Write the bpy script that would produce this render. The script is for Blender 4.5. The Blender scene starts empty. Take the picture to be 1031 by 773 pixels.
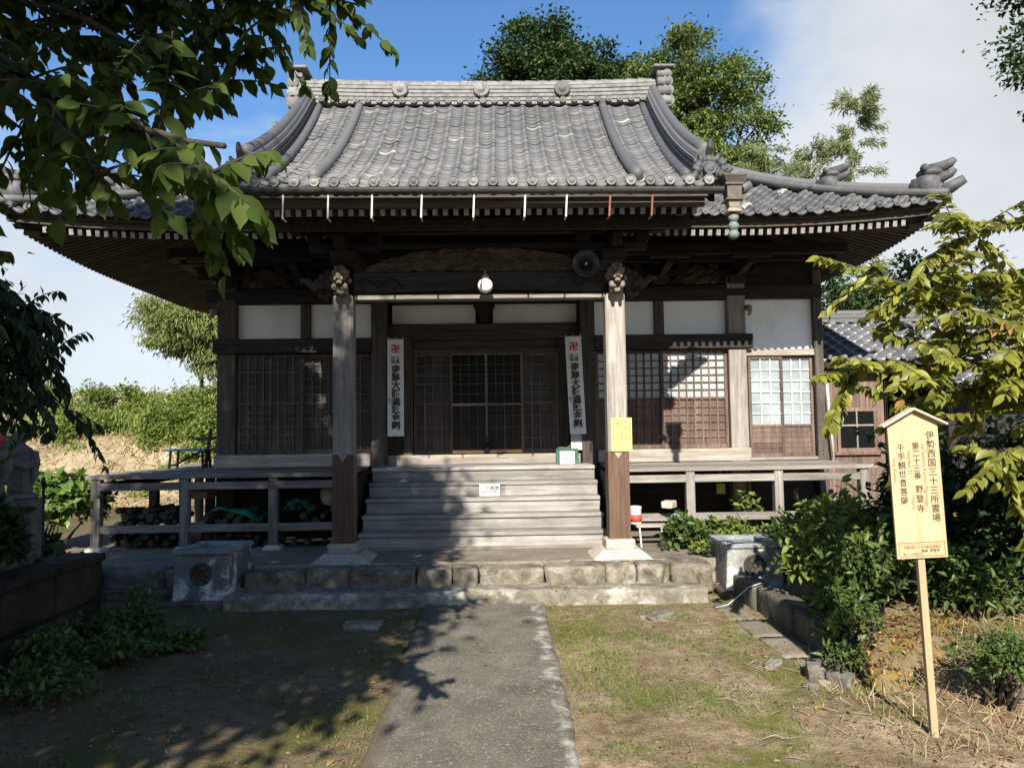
import bpy, bmesh, math, random
import numpy as np
from mathutils import Vector, Matrix, Euler
R = math.radians
PI = math.pi
rng = np.random.default_rng(7)
random.seed(5)
scene = bpy.context.scene
COL = scene.collection

# ------------------------------------------------------------------ camera
cam_d = bpy.data.cameras.new('camera')
cam = bpy.data.objects.new('camera', cam_d); COL.objects.link(cam)
cam_d.sensor_width = 36.0
cam_d.lens = 36.0 * 779.0 / 1031.0
cam_d.clip_start = 0.05; cam_d.clip_end = 3000
yaw, pitch, roll = R(1.3), R(3.5), R(0.8)
fw = Vector((math.sin(yaw)*math.cos(pitch), math.cos(yaw)*math.cos(pitch), math.sin(pitch)))
r0 = Vector((math.cos(yaw), -math.sin(yaw), 0)); u0 = r0.cross(fw)
rt = r0*math.cos(roll) - u0*math.sin(roll); up = r0*math.sin(roll) + u0*math.cos(roll)
M = Matrix((rt, up, -fw)).transposed().to_4x4()
M.translation = (0.17, 0, 1.85)
cam.matrix_world = M
scene.camera = cam

# ------------------------------------------------------------------ sun, sky, exposure
SUN_D = Vector((0.06, 1.0, -0.66)).normalized()        # the way the light travels
SUN_E = math.asin(-SUN_D.z)
SUN_A = math.atan2(-SUN_D.x, -SUN_D.y)                 # azimuth from +Y, clockwise
sd = bpy.data.lights.new('sun', 'SUN'); sd.energy = 5.0; sd.angle = R(0.5); sd.color = (1.0, 0.945, 0.86)
sun = bpy.data.objects.new('sun', sd); COL.objects.link(sun)
sun.rotation_euler = SUN_D.to_track_quat('-Z', 'Y').to_euler(); sun.location = (-2, -20, 20)
scene.view_settings.view_transform = 'Standard'
scene.view_settings.look = 'None'
scene.view_settings.exposure = 1.15
scene.view_settings.gamma = 1.0
scene.render.film_transparent = False

world = bpy.data.worlds.new('World'); scene.world = world; world.use_nodes = True
wt = world.node_tree; wt.nodes.clear()
def wn(t, **k):
    n = wt.nodes.new(t)
    for a, b in k.items(): setattr(n, a, b)
    return n
def wmath(op, a, b=None, c=None, clamp=False):
    n = wn('ShaderNodeMath', operation=op, use_clamp=clamp)
    for i, x in enumerate((a, b, c)):
        if x is None: continue
        if isinstance(x, (int, float)): n.inputs[i].default_value = x
        else: wt.links.new(x, n.inputs[i])
    return n.outputs[0]
def wsmooth(x, lo, hi):
    n = wn('ShaderNodeMapRange', interpolation_type='SMOOTHSTEP'); wt.links.new(x, n.inputs[0])
    n.inputs[1].default_value = lo; n.inputs[2].default_value = hi; return n.outputs[0]
sky = wn('ShaderNodeTexSky', sky_type='NISHITA'); sky.sun_disc = False
sky.sun_elevation = SUN_E; sky.sun_rotation = SUN_A; sky.altitude = 100; sky.air_density = 1.0; sky.dust_density = 0.25; sky.ozone_density = 3.0
tc = wn('ShaderNodeTexCoord')
sep = wn('ShaderNodeSeparateXYZ'); wt.links.new(tc.outputs['Generated'], sep.inputs[0])
def wdot(v):
    n = wn('ShaderNodeVectorMath', operation='DOT_PRODUCT'); wt.links.new(tc.outputs['Generated'], n.inputs[0])
    n.inputs[1].default_value = Vector(v).normalized(); return n.outputs['Value']
def wnoise(scale, sz, detail=6, rough=.55):
    mp = wn('ShaderNodeMapping'); wt.links.new(tc.outputs['Generated'], mp.inputs[0]); mp.inputs['Scale'].default_value = (1, 1, sz)
    n = wn('ShaderNodeTexNoise'); wt.links.new(mp.outputs[0], n.inputs['Vector']); n.inputs['Scale'].default_value = scale
    n.inputs['Detail'].default_value = detail; n.inputs['Roughness'].default_value = rough; return n.outputs['Fac']
nz = wnoise(3.2, 1.5); nz2 = wnoise(7.0, 2.6, 5)
wob = wmath('MULTIPLY', wmath('SUBTRACT', nz, .5), .22)
c_right = wsmooth(wmath('ADD', wdot((.80, .55, 0)), wob), .70, .80)
low = wmath('SUBTRACT', .34, sep.outputs['Z'])
c_low = wmath('MULTIPLY', wsmooth(wmath('ADD', low, wmath('MULTIPLY', wmath('SUBTRACT', nz2, .5), .35)), -.03, .13), .9)
cl = wmath('MAXIMUM', c_right, c_low)
shade = wn('ShaderNodeMapRange'); wt.links.new(wnoise(2.4, 1.6, 5), shade.inputs[0])
shade.inputs[1].default_value = .3; shade.inputs[2].default_value = .7; shade.inputs[3].default_value = 6.4; shade.inputs[4].default_value = 8.6
ccol = wn('ShaderNodeCombineColor')
wt.links.new(wmath('MULTIPLY', shade.outputs[0], .90), ccol.inputs[0]); wt.links.new(wmath('MULTIPLY', shade.outputs[0], .95), ccol.inputs[1]); wt.links.new(wmath('MULTIPLY', shade.outputs[0], 1.0), ccol.inputs[2])
mx = wn('ShaderNodeMix', data_type='RGBA'); wt.links.new(cl, mx.inputs[0]); tint = wn('ShaderNodeMix', data_type='RGBA', blend_type='MULTIPLY'); tint.inputs[0].default_value = 1; wt.links.new(sky.outputs[0], tint.inputs[6]); tint.inputs[7].default_value = (1.05, 1.38, 1.62, 1); wt.links.new(tint.outputs[2], mx.inputs[6]); wt.links.new(ccol.outputs[0], mx.inputs[7])
bg = wn('ShaderNodeBackground'); bg.inputs['Strength'].default_value = 0.052
wt.links.new(mx.outputs[2], bg.inputs['Color'])
wo = wn('ShaderNodeOutputWorld'); wt.links.new(bg.outputs[0], wo.inputs[0])

# ------------------------------------------------------------------ helpers: tags and objects
def tag(o, label=None, cat=None, group=None, kind=None):
    if label: o['label'] = label
    if cat: o['category'] = cat
    if group: o['group'] = group
    if kind: o['kind'] = kind
    return o
def empty(name, loc=(0, 0, 0), rot=(0, 0, 0), label=None, cat=None, group=None):
    o = bpy.data.objects.new(name, None); COL.objects.link(o); o.location = loc; o.rotation_euler = rot
    o.empty_display_size = .1
    return tag(o, label, cat, group)
def link_copy(o, parent=None):
    c = o.copy(); COL.objects.link(c); c.parent = parent; return c
def copy_tree(o, parent=None):
    kids = list(o.children); c = link_copy(o, parent)
    for k in kids: copy_tree(k, c)
    return c

class MB:
    """collects primitives; build() links them as one mesh object"""
    def __init__(s): s.v = []; s.f = []; s.r = []; s.m = []; s.s = []
    def add(s, verts, faces, mi=0, rnd=None, smooth=False):
        k = len(s.v); s.v.extend([tuple(map(float, p)) for p in verts])
        s.r.extend([random.random() if rnd is None else rnd] * len(verts)) if not isinstance(rnd, (list, np.ndarray)) else s.r.extend(list(rnd))
        for f in faces: s.f.append([i + k for i in f])
        s.m.extend([mi] * len(faces)); s.s.extend([smooth] * len(faces))
        return s
    def box(s, x0, x1, y0, y1, z0, z1, mi=0, rnd=None):
        v = [(x, y, z) for z in (z0, z1) for y in (y0, y1) for x in (x0, x1)]
        return s.add(v, [(0, 2, 3, 1), (4, 5, 7, 6), (0, 1, 5, 4), (2, 6, 7, 3), (0, 4, 6, 2), (1, 3, 7, 5)], mi, rnd)
    def bar(s, a, b, w, h, upv=(0, 0, 1), mi=0, rnd=None, w2=None, h2=None):
        a = Vector(a); b = Vector(b); d = (b - a).normalized(); u = Vector(upv)
        sd_ = d.cross(u)
        if sd_.length < 1e-4: sd_ = d.cross(Vector((0, 1, 0)))
        sd_.normalize(); u = sd_.cross(d).normalized(); v = []
        for p, ww, hh in ((a, w, h), (b, w2 or w, h2 or h)):
            for q in (-1, 1):
                for t in (-1, 1): v.append(p + sd_ * t * ww / 2 + u * q * hh / 2)
        return s.add(v, [(0, 1, 3, 2), (4, 6, 7, 5), (0, 4, 5, 1), (2, 3, 7, 6), (0, 2, 6, 4), (1, 5, 7, 3)], mi, rnd)
    def tube(s, pts, rad, n=8, mi=0, rnd=None, smooth=True):
        pts = [Vector(p) for p in pts]; v = []; f = []
        if isinstance(rad, (int, float)): rad = [rad] * len(pts)
        u = None
        for i, p in enumerate(pts):
            d = (pts[min(i + 1, len(pts) - 1)] - pts[max(i - 1, 0)]).normalized()
            if u is None: u = d.orthogonal().normalized()
            u = (u - d * u.dot(d)).normalized(); w = d.cross(u)
            for k in range(n):
                a = 2 * PI * k / n; v.append(p + (u * math.cos(a) + w * math.sin(a)) * rad[i])
        for i in range(len(pts) - 1):
            for k in range(n):
                f.append((i * n + k, i * n + (k + 1) % n, (i + 1) * n + (k + 1) % n, (i + 1) * n + k))
        f.append(tuple(range(n - 1, -1, -1))); f.append(tuple(range((len(pts) - 1) * n, len(pts) * n)))
        return s.add(v, f, mi, rnd, smooth)
    def lathe(s, prof, c=(0, 0, 0), axis=(0, 0, 1), n=20, mi=0, rnd=None, smooth=True, wob=0, k=8):
        ax = Vector(axis).normalized(); u = ax.orthogonal().normalized(); w = ax.cross(u); c = Vector(c); v = []; f = []
        for (r, z) in prof:
            for i in range(n):
                a = 2 * PI * i / n; rr = r * (1 + wob * math.cos(k * a)); v.append(c + ax * z + (u * math.cos(a) + w * math.sin(a)) * rr)
        for j in range(len(prof) - 1):
            for i in range(n): f.append((j * n + i, j * n + (i + 1) % n, (j + 1) * n + (i + 1) % n, (j + 1) * n + i))
        f.append(tuple(range(n - 1, -1, -1))); f.append(tuple(range((len(prof) - 1) * n, len(prof) * n)))
        return s.add(v, f, mi, rnd, smooth)
    def ball(s, c, r, n=10, m=7, mi=0, rnd=None, rot=None):
        if isinstance(r, (int, float)): r = (r, r, r)
        v = []; f = []; q = Euler(rot).to_matrix() if rot else None
        for j in range(m + 1):
            th = PI * j / m
            for i in range(n):
                a = 2 * PI * i / n; p = Vector((r[0] * math.sin(th) * math.cos(a), r[1] * math.sin(th) * math.sin(a), -r[2] * math.cos(th)))
                if q: p = q @ p
                v.append(p + Vector(c))
        for j in range(m):
            for i in range(n): f.append((j * n + i, j * n + (i + 1) % n, (j + 1) * n + (i + 1) % n, (j + 1) * n + i))
        return s.add(v, f, mi, rnd, True)
    def prism(s, poly, fn, d0, d1, mi=0, rnd=None, smooth=False):
        """poly of 2-D points; fn(a, b, depth) -> 3-D"""
        n = len(poly); v = [fn(a, b, d0) for a, b in poly] + [fn(a, b, d1) for a, b in poly]
        f = [tuple(range(n - 1, -1, -1)), tuple(range(n, 2 * n))] + [(i, (i + 1) % n, n + (i + 1) % n, n + i) for i in range(n)]
        return s.add(v, f, mi, rnd, smooth)
    def grid(s, P, mi=0, rnd=None, smooth=True, flip=False):
        """P: array (a, b, 3)"""
        a, b = P.shape[:2]; f = []
        for i in range(a - 1):
            for j in range(b - 1):
                q = (i * b + j, (i + 1) * b + j, (i + 1) * b + j + 1, i * b + j + 1)
                f.append(q[::-1] if flip else q)
        return s.add(P.reshape(-1, 3), f, mi, rnd, smooth)
    def sweep(s, path, sec, mi=0, rnd=None, smooth=False):
        """closed section of (side, up) points swept along a path; side stays horizontal"""
        n = len(sec); v = []; f = []; path = [Vector(p) for p in path]
        for i, p in enumerate(path):
            d = (path[min(i + 1, len(path) - 1)] - path[max(i - 1, 0)]).normalized()
            sd_ = d.cross(Vector((0, 0, 1))).normalized(); u = sd_.cross(d).normalized()
            for a, b in sec: v.append(p + sd_ * a + u * b)
        for i in range(len(path) - 1):
            for k in range(n): f.append((i * n + k, i * n + (k + 1) % n, (i + 1) * n + (k + 1) % n, (i + 1) * n + k))
        f.append(tuple(range(n - 1, -1, -1))); f.append(tuple(range((len(path) - 1) * n, len(path) * n)))
        return s.add(v, f, mi, rnd, smooth)
    def build(s, name, mats, parent=None, bevel=0, loc=None, rot=None, remesh=0, segs=1, **kw):
        me = bpy.data.meshes.new(name); me.from_pydata(s.v, [], s.f)
        if not isinstance(mats, (list, tuple)): mats = [mats]
        for m_ in mats: me.materials.append(m_)
        me.polygons.foreach_set('material_index', s.m); me.polygons.foreach_set('use_smooth', s.s)
        at = me.attributes.new('rnd', 'FLOAT', 'POINT'); at.data.foreach_set('value', s.r)
        me.update(); me.validate()
        bm = bmesh.new(); bm.from_mesh(me); bmesh.ops.recalc_face_normals(bm, faces=bm.faces); bm.to_mesh(me); bm.free()
        o = bpy.data.objects.new(name, me); COL.objects.link(o)
        if parent: o.parent = parent
        if loc: o.location = loc
        if rot: o.rotation_euler = rot
        if remesh:
            md = o.modifiers.new('Remesh', 'REMESH'); md.mode = 'VOXEL'; md.voxel_size = remesh; md.use_smooth_shade = True
            sm = o.modifiers.new('Smooth', 'SMOOTH'); sm.factor = .5; sm.iterations = 2
        if bevel:
            md = o.modifiers.new('Bevel', 'BEVEL'); md.width = bevel; md.segments = segs; md.limit_method = 'ANGLE'; md.angle_limit = R(40); md.use_clamp_overlap = True
        return tag(o, **kw)

def quick(name, V, F_counts, F_idx, rnd, mat_, parent=None, smooth=False, **kw):
    """numpy mesh: V (n,3), F_counts per face, F_idx flat"""
    me = bpy.data.meshes.new(name)
    me.vertices.add(len(V)); me.vertices.foreach_set('co', np.asarray(V, np.float32).ravel())
    me.loops.add(len(F_idx)); me.loops.foreach_set('vertex_index', np.asarray(F_idx, np.int32))
    st = np.concatenate([[0], np.cumsum(F_counts)[:-1]]).astype(np.int32)
    me.polygons.add(len(F_counts)); me.polygons.foreach_set('loop_start', st)
    try: me.polygons.foreach_set('loop_total', np.asarray(F_counts, np.int32))
    except Exception: pass
    me.polygons.foreach_set('use_smooth', np.full(len(F_counts), smooth))
    me.materials.append(mat_)
    at = me.attributes.new('rnd', 'FLOAT', 'POINT'); at.data.foreach_set('value', np.asarray(rnd, np.float32))
    me.update(calc_edges=True)
    o = bpy.data.objects.new(name, me); COL.objects.link(o)
    if parent: o.parent = parent
    return tag(o, **kw)

def unit(a): return a / np.maximum(np.linalg.norm(a, axis=-1, keepdims=True), 1e-9)

LEAF = {  # template: (along, across, lift), faces
 'oval': (np.array([(0, 0, 0), (.28, -.5, .5), (.28, .5, .5), (.3, 0, 0), (.62, -.40, .4), (.62, .40, .4), (.64, 0, 0), (1, 0, 0)]),
          [(0, 3, 1), (0, 2, 3), (3, 6, 4, 1), (3, 2, 5, 6), (6, 7, 4), (6, 5, 7)]),
 'fine': (np.array([(0, 0, 0)] + [q for t, w in ((.10, .20), (.26, .42), (.45, .50), (.64, .43), (.80, .25), (.90, .10)) for q in ((t, -w, w), (t, 0, 0), (t, w, w))] + [(1.02, 0, 0)]),
          [(0, 2, 1), (0, 3, 2)] + [f for k in range(5) for f in ((1 + 3 * k, 2 + 3 * k, 5 + 3 * k, 4 + 3 * k), (2 + 3 * k, 3 + 3 * k, 6 + 3 * k, 5 + 3 * k))] + [(16, 17, 19), (17, 18, 19)]),
 'quad': (np.array([(0, 0, 0), (.45, .5, .3), (1, 0, 0), (.45, -.5, .3)]), [(0, 1, 2), (0, 2, 3)]),
 'flat': (np.array([(0, -.2, 0), (.5, -.5, 0), (1, 0, 0), (.5, .5, 0)]), [(0, 3, 2, 1)]),
 'blade': (np.array([(0, -.5, 0), (0, .5, 0), (.55, .36, .1), (.55, -.36, .1), (1, 0, .4)]), [(0, 1, 2, 3), (3, 2, 4)]),
}
def leaves(name, P, D, Nn, L, W, mat_, parent=None, shape='quad', fold=.35, droop=.15, rnd=None, **kw):
    T, Fs = LEAF[shape]; n = len(P); D = unit(D); S = unit(np.cross(D, Nn)); Nn = np.cross(S, D)
    L = np.broadcast_to(np.asarray(L, float), (n,)); W = np.broadcast_to(np.asarray(W, float), (n,))
    a = T[None, :, 0:1] * L[:, None, None]; b = T[None, :, 1:2] * W[:, None, None]; c = T[None, :, 2:3] * (W * fold)[:, None, None] - droop * (T[None, :, 0:1] ** 2) * L[:, None, None]
    V = P[:, None, :] + D[:, None, :] * a + S[:, None, :] * b + Nn[:, None, :] * c
    k = T.shape[0]; flat = np.concatenate([np.array(f) for f in Fs]); cnt = np.array([len(f) for f in Fs])
    idx = (np.arange(n)[:, None] * k + flat[None]).ravel(); cnts = np.tile(cnt, n)
    if rnd is None: rnd = rng.random(n)
    return quick(name, V.reshape(-1, 3), cnts, idx, np.repeat(rnd, k), mat_, parent, smooth=(shape == 'fine'), **kw)

def vnoise(x, y, seed=0):
    """smooth value noise, 0..1"""
    x = np.asarray(x, float); y = np.asarray(y, float)
    def h(i, j):
        q = (i.astype(np.int64) * 374761393 + j.astype(np.int64) * 668265263 + seed * 982451653) & 0x7fffffff
        q = ((q ^ (q >> 13)) * 1274126177) & 0x7fffffff
        return ((q ^ (q >> 16)) & 0xffff) / 65535.0
    i = np.floor(x); j = np.floor(y); fx = x - i; fy = y - j; fx = fx * fx * (3 - 2 * fx); fy = fy * fy * (3 - 2 * fy)
    return (h(i, j) * (1 - fx) + h(i + 1, j) * fx) * (1 - fy) + (h(i, j + 1) * (1 - fx) + h(i + 1, j + 1) * fx) * fy
def fbm(x, y, seed=0, o=4):
    s = 0; a = .5
    for k in range(o): s = s + a * vnoise(x * 2 ** k, y * 2 ** k, seed + k); a *= .5
    return s

# ------------------------------------------------------------------ materials
class NT:
    def __init__(s, name):
        s.m = bpy.data.materials.new(name); s.m.use_nodes = True; s.t = s.m.node_tree; s.t.nodes.clear()
        s.out = s.t.nodes.new('ShaderNodeOutputMaterial'); s.p = s.t.nodes.new('ShaderNodeBsdfPrincipled'); s.t.links.new(s.p.outputs[0], s.out.inputs[0])
        s.tc = s.t.nodes.new('ShaderNodeTexCoord'); s.bumpn = None
    def lk(s, a, b): s.t.links.new(a, b)
    def co(s, scale=(1, 1, 1), rot=(0, 0, 0)):
        n = s.t.nodes.new('ShaderNodeMapping'); s.lk(s.tc.outputs['Object'], n.inputs[0]); n.inputs['Scale'].default_value = scale; n.inputs['Rotation'].default_value = rot; return n.outputs[0]
    def noise(s, scale=5, detail=5, rough=.55, co=None, dist=0):
        n = s.t.nodes.new('ShaderNodeTexNoise'); s.lk(co if co is not None else s.co(), n.inputs['Vector'])
        n.inputs['Scale'].default_value = scale; n.inputs['Detail'].default_value = detail; n.inputs['Roughness'].default_value = rough; n.inputs['Distortion'].default_value = dist; return n.outputs['Fac']
    def voro(s, scale=5, co=None, feature='F1', out='Distance'):
        n = s.t.nodes.new('ShaderNodeTexVoronoi'); n.feature = feature; s.lk(co if co is not None else s.co(), n.inputs['Vector']); n.inputs['Scale'].default_value = scale; return n.outputs[out]
    def ramp(s, x, stops, const=False):
        n = s.t.nodes.new('ShaderNodeValToRGB'); s.lk(x, n.inputs[0]); e = n.color_ramp.elements
        if const: n.color_ramp.interpolation = 'CONSTANT'
        while len(e) < len(stops): e.new(.5)
        for k, (p, c) in enumerate(stops):
            e[k].position = p; e[k].color = (*c, 1) if isinstance(c, (tuple, list)) else (c, c, c, 1)
        return n.outputs[0]
    def mix(s, f, a, b, mode='MIX'):
        n = s.t.nodes.new('ShaderNodeMix'); n.data_type = 'RGBA'; n.blend_type = mode
        for x, i in ((f, 0), (a, 6), (b, 7)):
            if isinstance(x, (int, float)): n.inputs[i].default_value = x if i == 0 else (x, x, x, 1)
            elif isinstance(x, (tuple, list)): n.inputs[i].default_value = (*x, 1)
            else: s.lk(x, n.inputs[i])
        return n.outputs[2]
    def math(s, op, a, b=None, clamp=False):
        n = s.t.nodes.new('ShaderNodeMath'); n.operation = op; n.use_clamp = clamp
        for i, x in enumerate((a, b)):
            if x is None: continue
            if isinstance(x, (int, float)): n.inputs[i].default_value = x
            else: s.lk(x, n.inputs[i])
        return n.outputs[0]
    def attr(s, name='rnd'):
        n = s.t.nodes.new('ShaderNodeAttribute'); n.attribute_name = name; return n.outputs['Fac']
    def orand(s):
        n = s.t.nodes.new('ShaderNodeObjectInfo'); return n.outputs['Random']
    def rng_(s, x, lo, hi, a=0., b=1.):
        n = s.t.nodes.new('ShaderNodeMapRange'); s.lk(x, n.inputs[0]); n.inputs[1].default_value = a; n.inputs[2].default_value = b; n.inputs[3].default_value = lo; n.inputs[4].default_value = hi; return n.outputs[0]
    def val(s, c, v):
        """colour times value"""
        n = s.t.nodes.new('ShaderNodeVectorMath'); n.operation = 'SCALE'
        if isinstance(c, (tuple, list)): n.inputs[0].default_value = c
        else: s.lk(c, n.inputs[0])
        if isinstance(v, (int, float)): n.inputs['Scale'].default_value = v
        else: s.lk(v, n.inputs['Scale'])
        return n.outputs[0]
    def bump(s, h, strength=.4, dist=.01):
        n = s.t.nodes.new('ShaderNodeBump'); s.lk(h, n.inputs['Height']); n.inputs['Strength'].default_value = strength; n.inputs['Distance'].default_value = dist
        if s.bumpn is not None: s.lk(s.bumpn, n.inputs['Normal'])
        s.bumpn = n.outputs[0]; s.lk(s.bumpn, s.p.inputs['Normal'])
    def done(s, col, rough=.8, spec=.3, metal=0.):
        if isinstance(col, (tuple, list)): s.p.inputs['Base Color'].default_value = (*col, 1)
        else: s.lk(col, s.p.inputs['Base Color'])
        if isinstance(rough, (int, float)): s.p.inputs['Roughness'].default_value = rough
        else: s.lk(rough, s.p.inputs['Roughness'])
        s.p.inputs['Specular IOR Level'].default_value = spec; s.p.inputs['Metallic'].default_value = metal
        return s.m

def wood(name, dark, light, axis='x', rough=.8, spots=.3, grain=1., spec=.2):
    n = NT(name); k = {'x': (1.3, 22, 22), 'y': (22, 1.3, 22), 'z': (22, 22, 1.3)}[axis]
    g = n.noise(grain, 8, .62, n.co(k), .6); blot = n.noise(2.1, 5, .6); fine = n.noise(3.2 * grain, 4, .7, n.co(tuple(q * 1.6 for q in k)))
    c = n.ramp(g, [(.28, dark), (.5, tuple((a + b) / 2 for a, b in zip(dark, light))), (.72, light)])
    c = n.mix(n.rng_(blot, 0, spots, .42, .68), c, tuple(q * .45 for q in dark))
    c = n.mix(n.rng_(fine, 0, .35, .56, .75), c, tuple(min(1, q * 1.5) for q in light))
    c = n.val(c, n.rng_(n.attr(), .72, 1.25))
    n.bump(g, .5, .008); n.bump(fine, .3, .004)
    return n.done(c, rough, spec)
W = {}
for ax in 'xyz':
    W['grey' + ax] = wood('weathered_wood_' + ax, (.13, .114, .096), (.34, .308, .268), ax)
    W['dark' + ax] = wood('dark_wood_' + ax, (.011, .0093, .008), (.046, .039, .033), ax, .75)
    W['mid' + ax] = wood('brown_wood_' + ax, (.031, .026, .022), (.112, .094, .078), ax, .8)
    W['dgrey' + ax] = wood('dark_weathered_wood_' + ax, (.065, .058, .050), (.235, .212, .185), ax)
    W['pale' + ax] = wood('pale_wood_' + ax, (.17, .14, .112), (.38, .335, .285), ax)
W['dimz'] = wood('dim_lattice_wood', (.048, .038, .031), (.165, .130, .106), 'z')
W['logx'] = wood('log_wood', (.022, .018, .014), (.085, .068, .052), 'x')
W['stepx'] = wood('step_wood', (.15, .139, .123), (.355, .333, .300), 'x', .85, .4)
M_lat = wood('lattice_wood', (.062, .042, .033), (.185, .127, .098), 'z')
M_plank = wood('plank_wall', (.085, .056, .042), (.22, .15, .115), 'z')
M_boot = wood('pillar_sheath', (.050, .030, .020), (.13, .078, .05), 'z', .6)
M_new = wood('new_wood', (.50, .35, .19), (.70, .54, .34), 'z', .6, .05, .5)
M_signb = wood('sign_wood', (.36, .245, .135), (.47, .34, .205), 'z', .55, .22, .8)
M_yell = wood('yellow_rail', (.45, .28, .08), (.6, .40, .15), 'x', .55, .1)

def simple(name, c, rough=.6, var=.15, scale=20, bump=0., metal=0., spec=.4):
    n = NT(name); f = n.noise(scale, 5); v = n.rng_(f, 1 - var, 1 + var, .3, .7)
    if bump: n.bump(f, bump, .01)
    return n.done(n.val(c, v), rough, spec, metal)

n = NT('plaster'); f = n.noise(1.1, 6, .6, n.co((1, 1, .55))); g = n.noise(14, 4)
c = n.mix(n.rng_(f, 0, .75, .50, .70), (.80, .815, .82), (.56, .55, .52)); c = n.val(c, n.rng_(g, .95, 1.04)); n.bump(g, .1, .004); M_plaster = n.done(c, .85, .2)

n = NT('roof_tile'); a = n.attr(); f = n.noise(7, 6, .6); g = n.noise(30, 4, .7); big = n.noise(.6, 3)
c = n.ramp(a, [(0, (.040, .042, .047)), (.4, (.066, .067, .071)), (.75, (.100, .099, .097)), (.93, (.165, .160, .150)), (1, (.34, .33, .30))])
c = n.mix(n.rng_(f, 0, .6, .5, .72), c, (.135, .131, .120)); c = n.mix(n.rng_(g, 0, .5, .6, .75), c, (.21, .205, .19)); c = n.mix(n.rng_(n.noise(1.2, 7, .7, n.co((5, .6, .6))), 0, .55, .52, .7), c, (.060, .060, .058)); c = n.val(c, n.rng_(big, .8, 1.2, .3, .7))
n.bump(g, .25, .006); M_tile = n.done(c, n.rng_(f, .42, .75), .45)
n = NT('annex_tile'); a = n.attr(); f = n.noise(9, 5); c = n.ramp(a, [(0, (.074, .074, .077)), (1, (.135, .135, .137))]); c = n.val(c, n.rng_(f, .85, 1.15)); M_tile2 = n.done(c, .33, .5)
n = NT('ridge_tile'); a = n.attr(); f = n.noise(8, 6, .65); c = n.ramp(a, [(0, (.10, .098, .093)), (1, (.235, .228, .212))]); c = n.mix(n.rng_(f, 0, .8, .46, .62), c, (.10, .098, .092)); c = n.mix(n.rng_(n.noise(22, 5, .75), 0, .6, .55, .7), c, (.33, .32, .295)); n.bump(f, .6, .02); M_ridge = n.done(c, .75, .3)
n = NT('hip_tile'); a = n.attr(); f = n.noise(8, 6, .65); c = n.ramp(a, [(0, (.048, .049, .053)), (1, (.12, .118, .115))]); c = n.mix(n.rng_(f, 0, .6, .5, .75), c, (.155, .15, .14)); n.bump(f, .3, .01); M_hip = n.done(c, .6, .4)
n = NT('ornament_tile'); f = n.noise(9, 6, .65); c = n.ramp(f, [(.3, (.035, .036, .038)), (.6, (.085, .085, .086)), (.75, (.17, .168, .16))]); n.bump(f, .4, .01); M_orn = n.done(c, .6, .35)
M_white = simple('white_painted_end', (.22, .20, .175), .7, .35, 40)

def stone(name, a, b, lich, lf=.5, sc=4., bump=.6, moss=None):
    n = NT(name); f = n.noise(sc, 8, .65); g = n.noise(sc * 9, 4, .7); h = n.noise(sc * .45, 6, .7, None, .4); r_ = n.attr()
    c = n.ramp(f, [(.3, a), (.7, b)]); c = n.val(c, n.rng_(g, .75, 1.25, .3, .7))
    c = n.mix(n.rng_(h, 0, lf, .5, .62), c, lich)
    if moss: c = n.mix(n.rng_(n.noise(sc * .6, 6, .7, None, .5), 0, .9, .55, .68), c, moss)
    c = n.val(c, n.rng_(r_, .75, 1.2)); n.bump(f, bump, .03); n.bump(g, bump * .6, .008)
    return n.done(c, .9, .2)
M_stone = stone('edge_stone', (.065, .056, .042), (.24, .205, .155), (.36, .325, .265), .6, 6., .9, (.055, .050, .022))
M_lowstep = stone('pale_step_concrete', (.085, .076, .058), (.225, .198, .152), (.40, .375, .325), .75, 6., .6, (.06, .055, .03))
M_pl = stone('plinth_stone', (.28, .25, .20), (.42, .385, .32), (.5, .46, .4), .3)
M_tub = stone('lichened_concrete', (.10, .105, .10), (.17, .175, .165), (.70, .70, .66), .97, 5., .4)
M_kerb = stone('old_concrete', (.04, .036, .028), (.12, .108, .085), (.24, .22, .175), .5, 6, .8, (.03, .04, .012))
M_dkwall = stone('dark_block', (.012, .010, .008), (.035, .028, .022), (.06, .05, .04), .4, 4, .5, (.02, .03, .01))
M_statue = stone('statue_stone', (.09, .09, .082), (.19, .19, .172), (.25, .25, .225), .4, 9, .4)
M_rock = stone('rock', (.10, .09, .07), (.27, .245, .20), (.34, .31, .26), .5, 6, .9)
M_mossr = stone('mossy_bank', (.075, .056, .030), (.165, .125, .066), (.20, .128, .018), .92, 7, 1., (.060, .062, .014))

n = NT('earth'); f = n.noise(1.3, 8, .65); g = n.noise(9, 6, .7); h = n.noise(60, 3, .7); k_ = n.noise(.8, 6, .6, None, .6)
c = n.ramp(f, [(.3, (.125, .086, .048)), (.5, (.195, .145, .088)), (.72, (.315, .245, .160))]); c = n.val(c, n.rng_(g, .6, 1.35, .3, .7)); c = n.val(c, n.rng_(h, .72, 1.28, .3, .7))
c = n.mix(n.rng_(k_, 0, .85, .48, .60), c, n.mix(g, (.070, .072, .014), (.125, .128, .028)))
c = n.mix(n.rng_(n.noise(2.3, 7, .7), 0, .55, .56, .7), c, (.060, .085, .020)); sx = n.t.nodes.new('ShaderNodeSeparateXYZ'); n.lk(n.tc.outputs['Object'], sx.inputs[0]); lm = n.rng_(n.math('ADD', sx.outputs[0], n.math('MULTIPLY', n.noise(1.7, 6, .7), 1.3)), .62, 0, -.6, .9); c = n.mix(lm, c, n.mix(n.noise(3.1, 6, .7), (.030, .026, .014), (.085, .068, .034))); vv_ = n.voro(75); c = n.val(c, n.rng_(vv_, .62, 1.15, 0., .5)); n.bump(g, .8, .03); n.bump(h, .7, .01); n.bump(vv_, .5, .006); M_earth = n.done(c, .95, .1)

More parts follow.
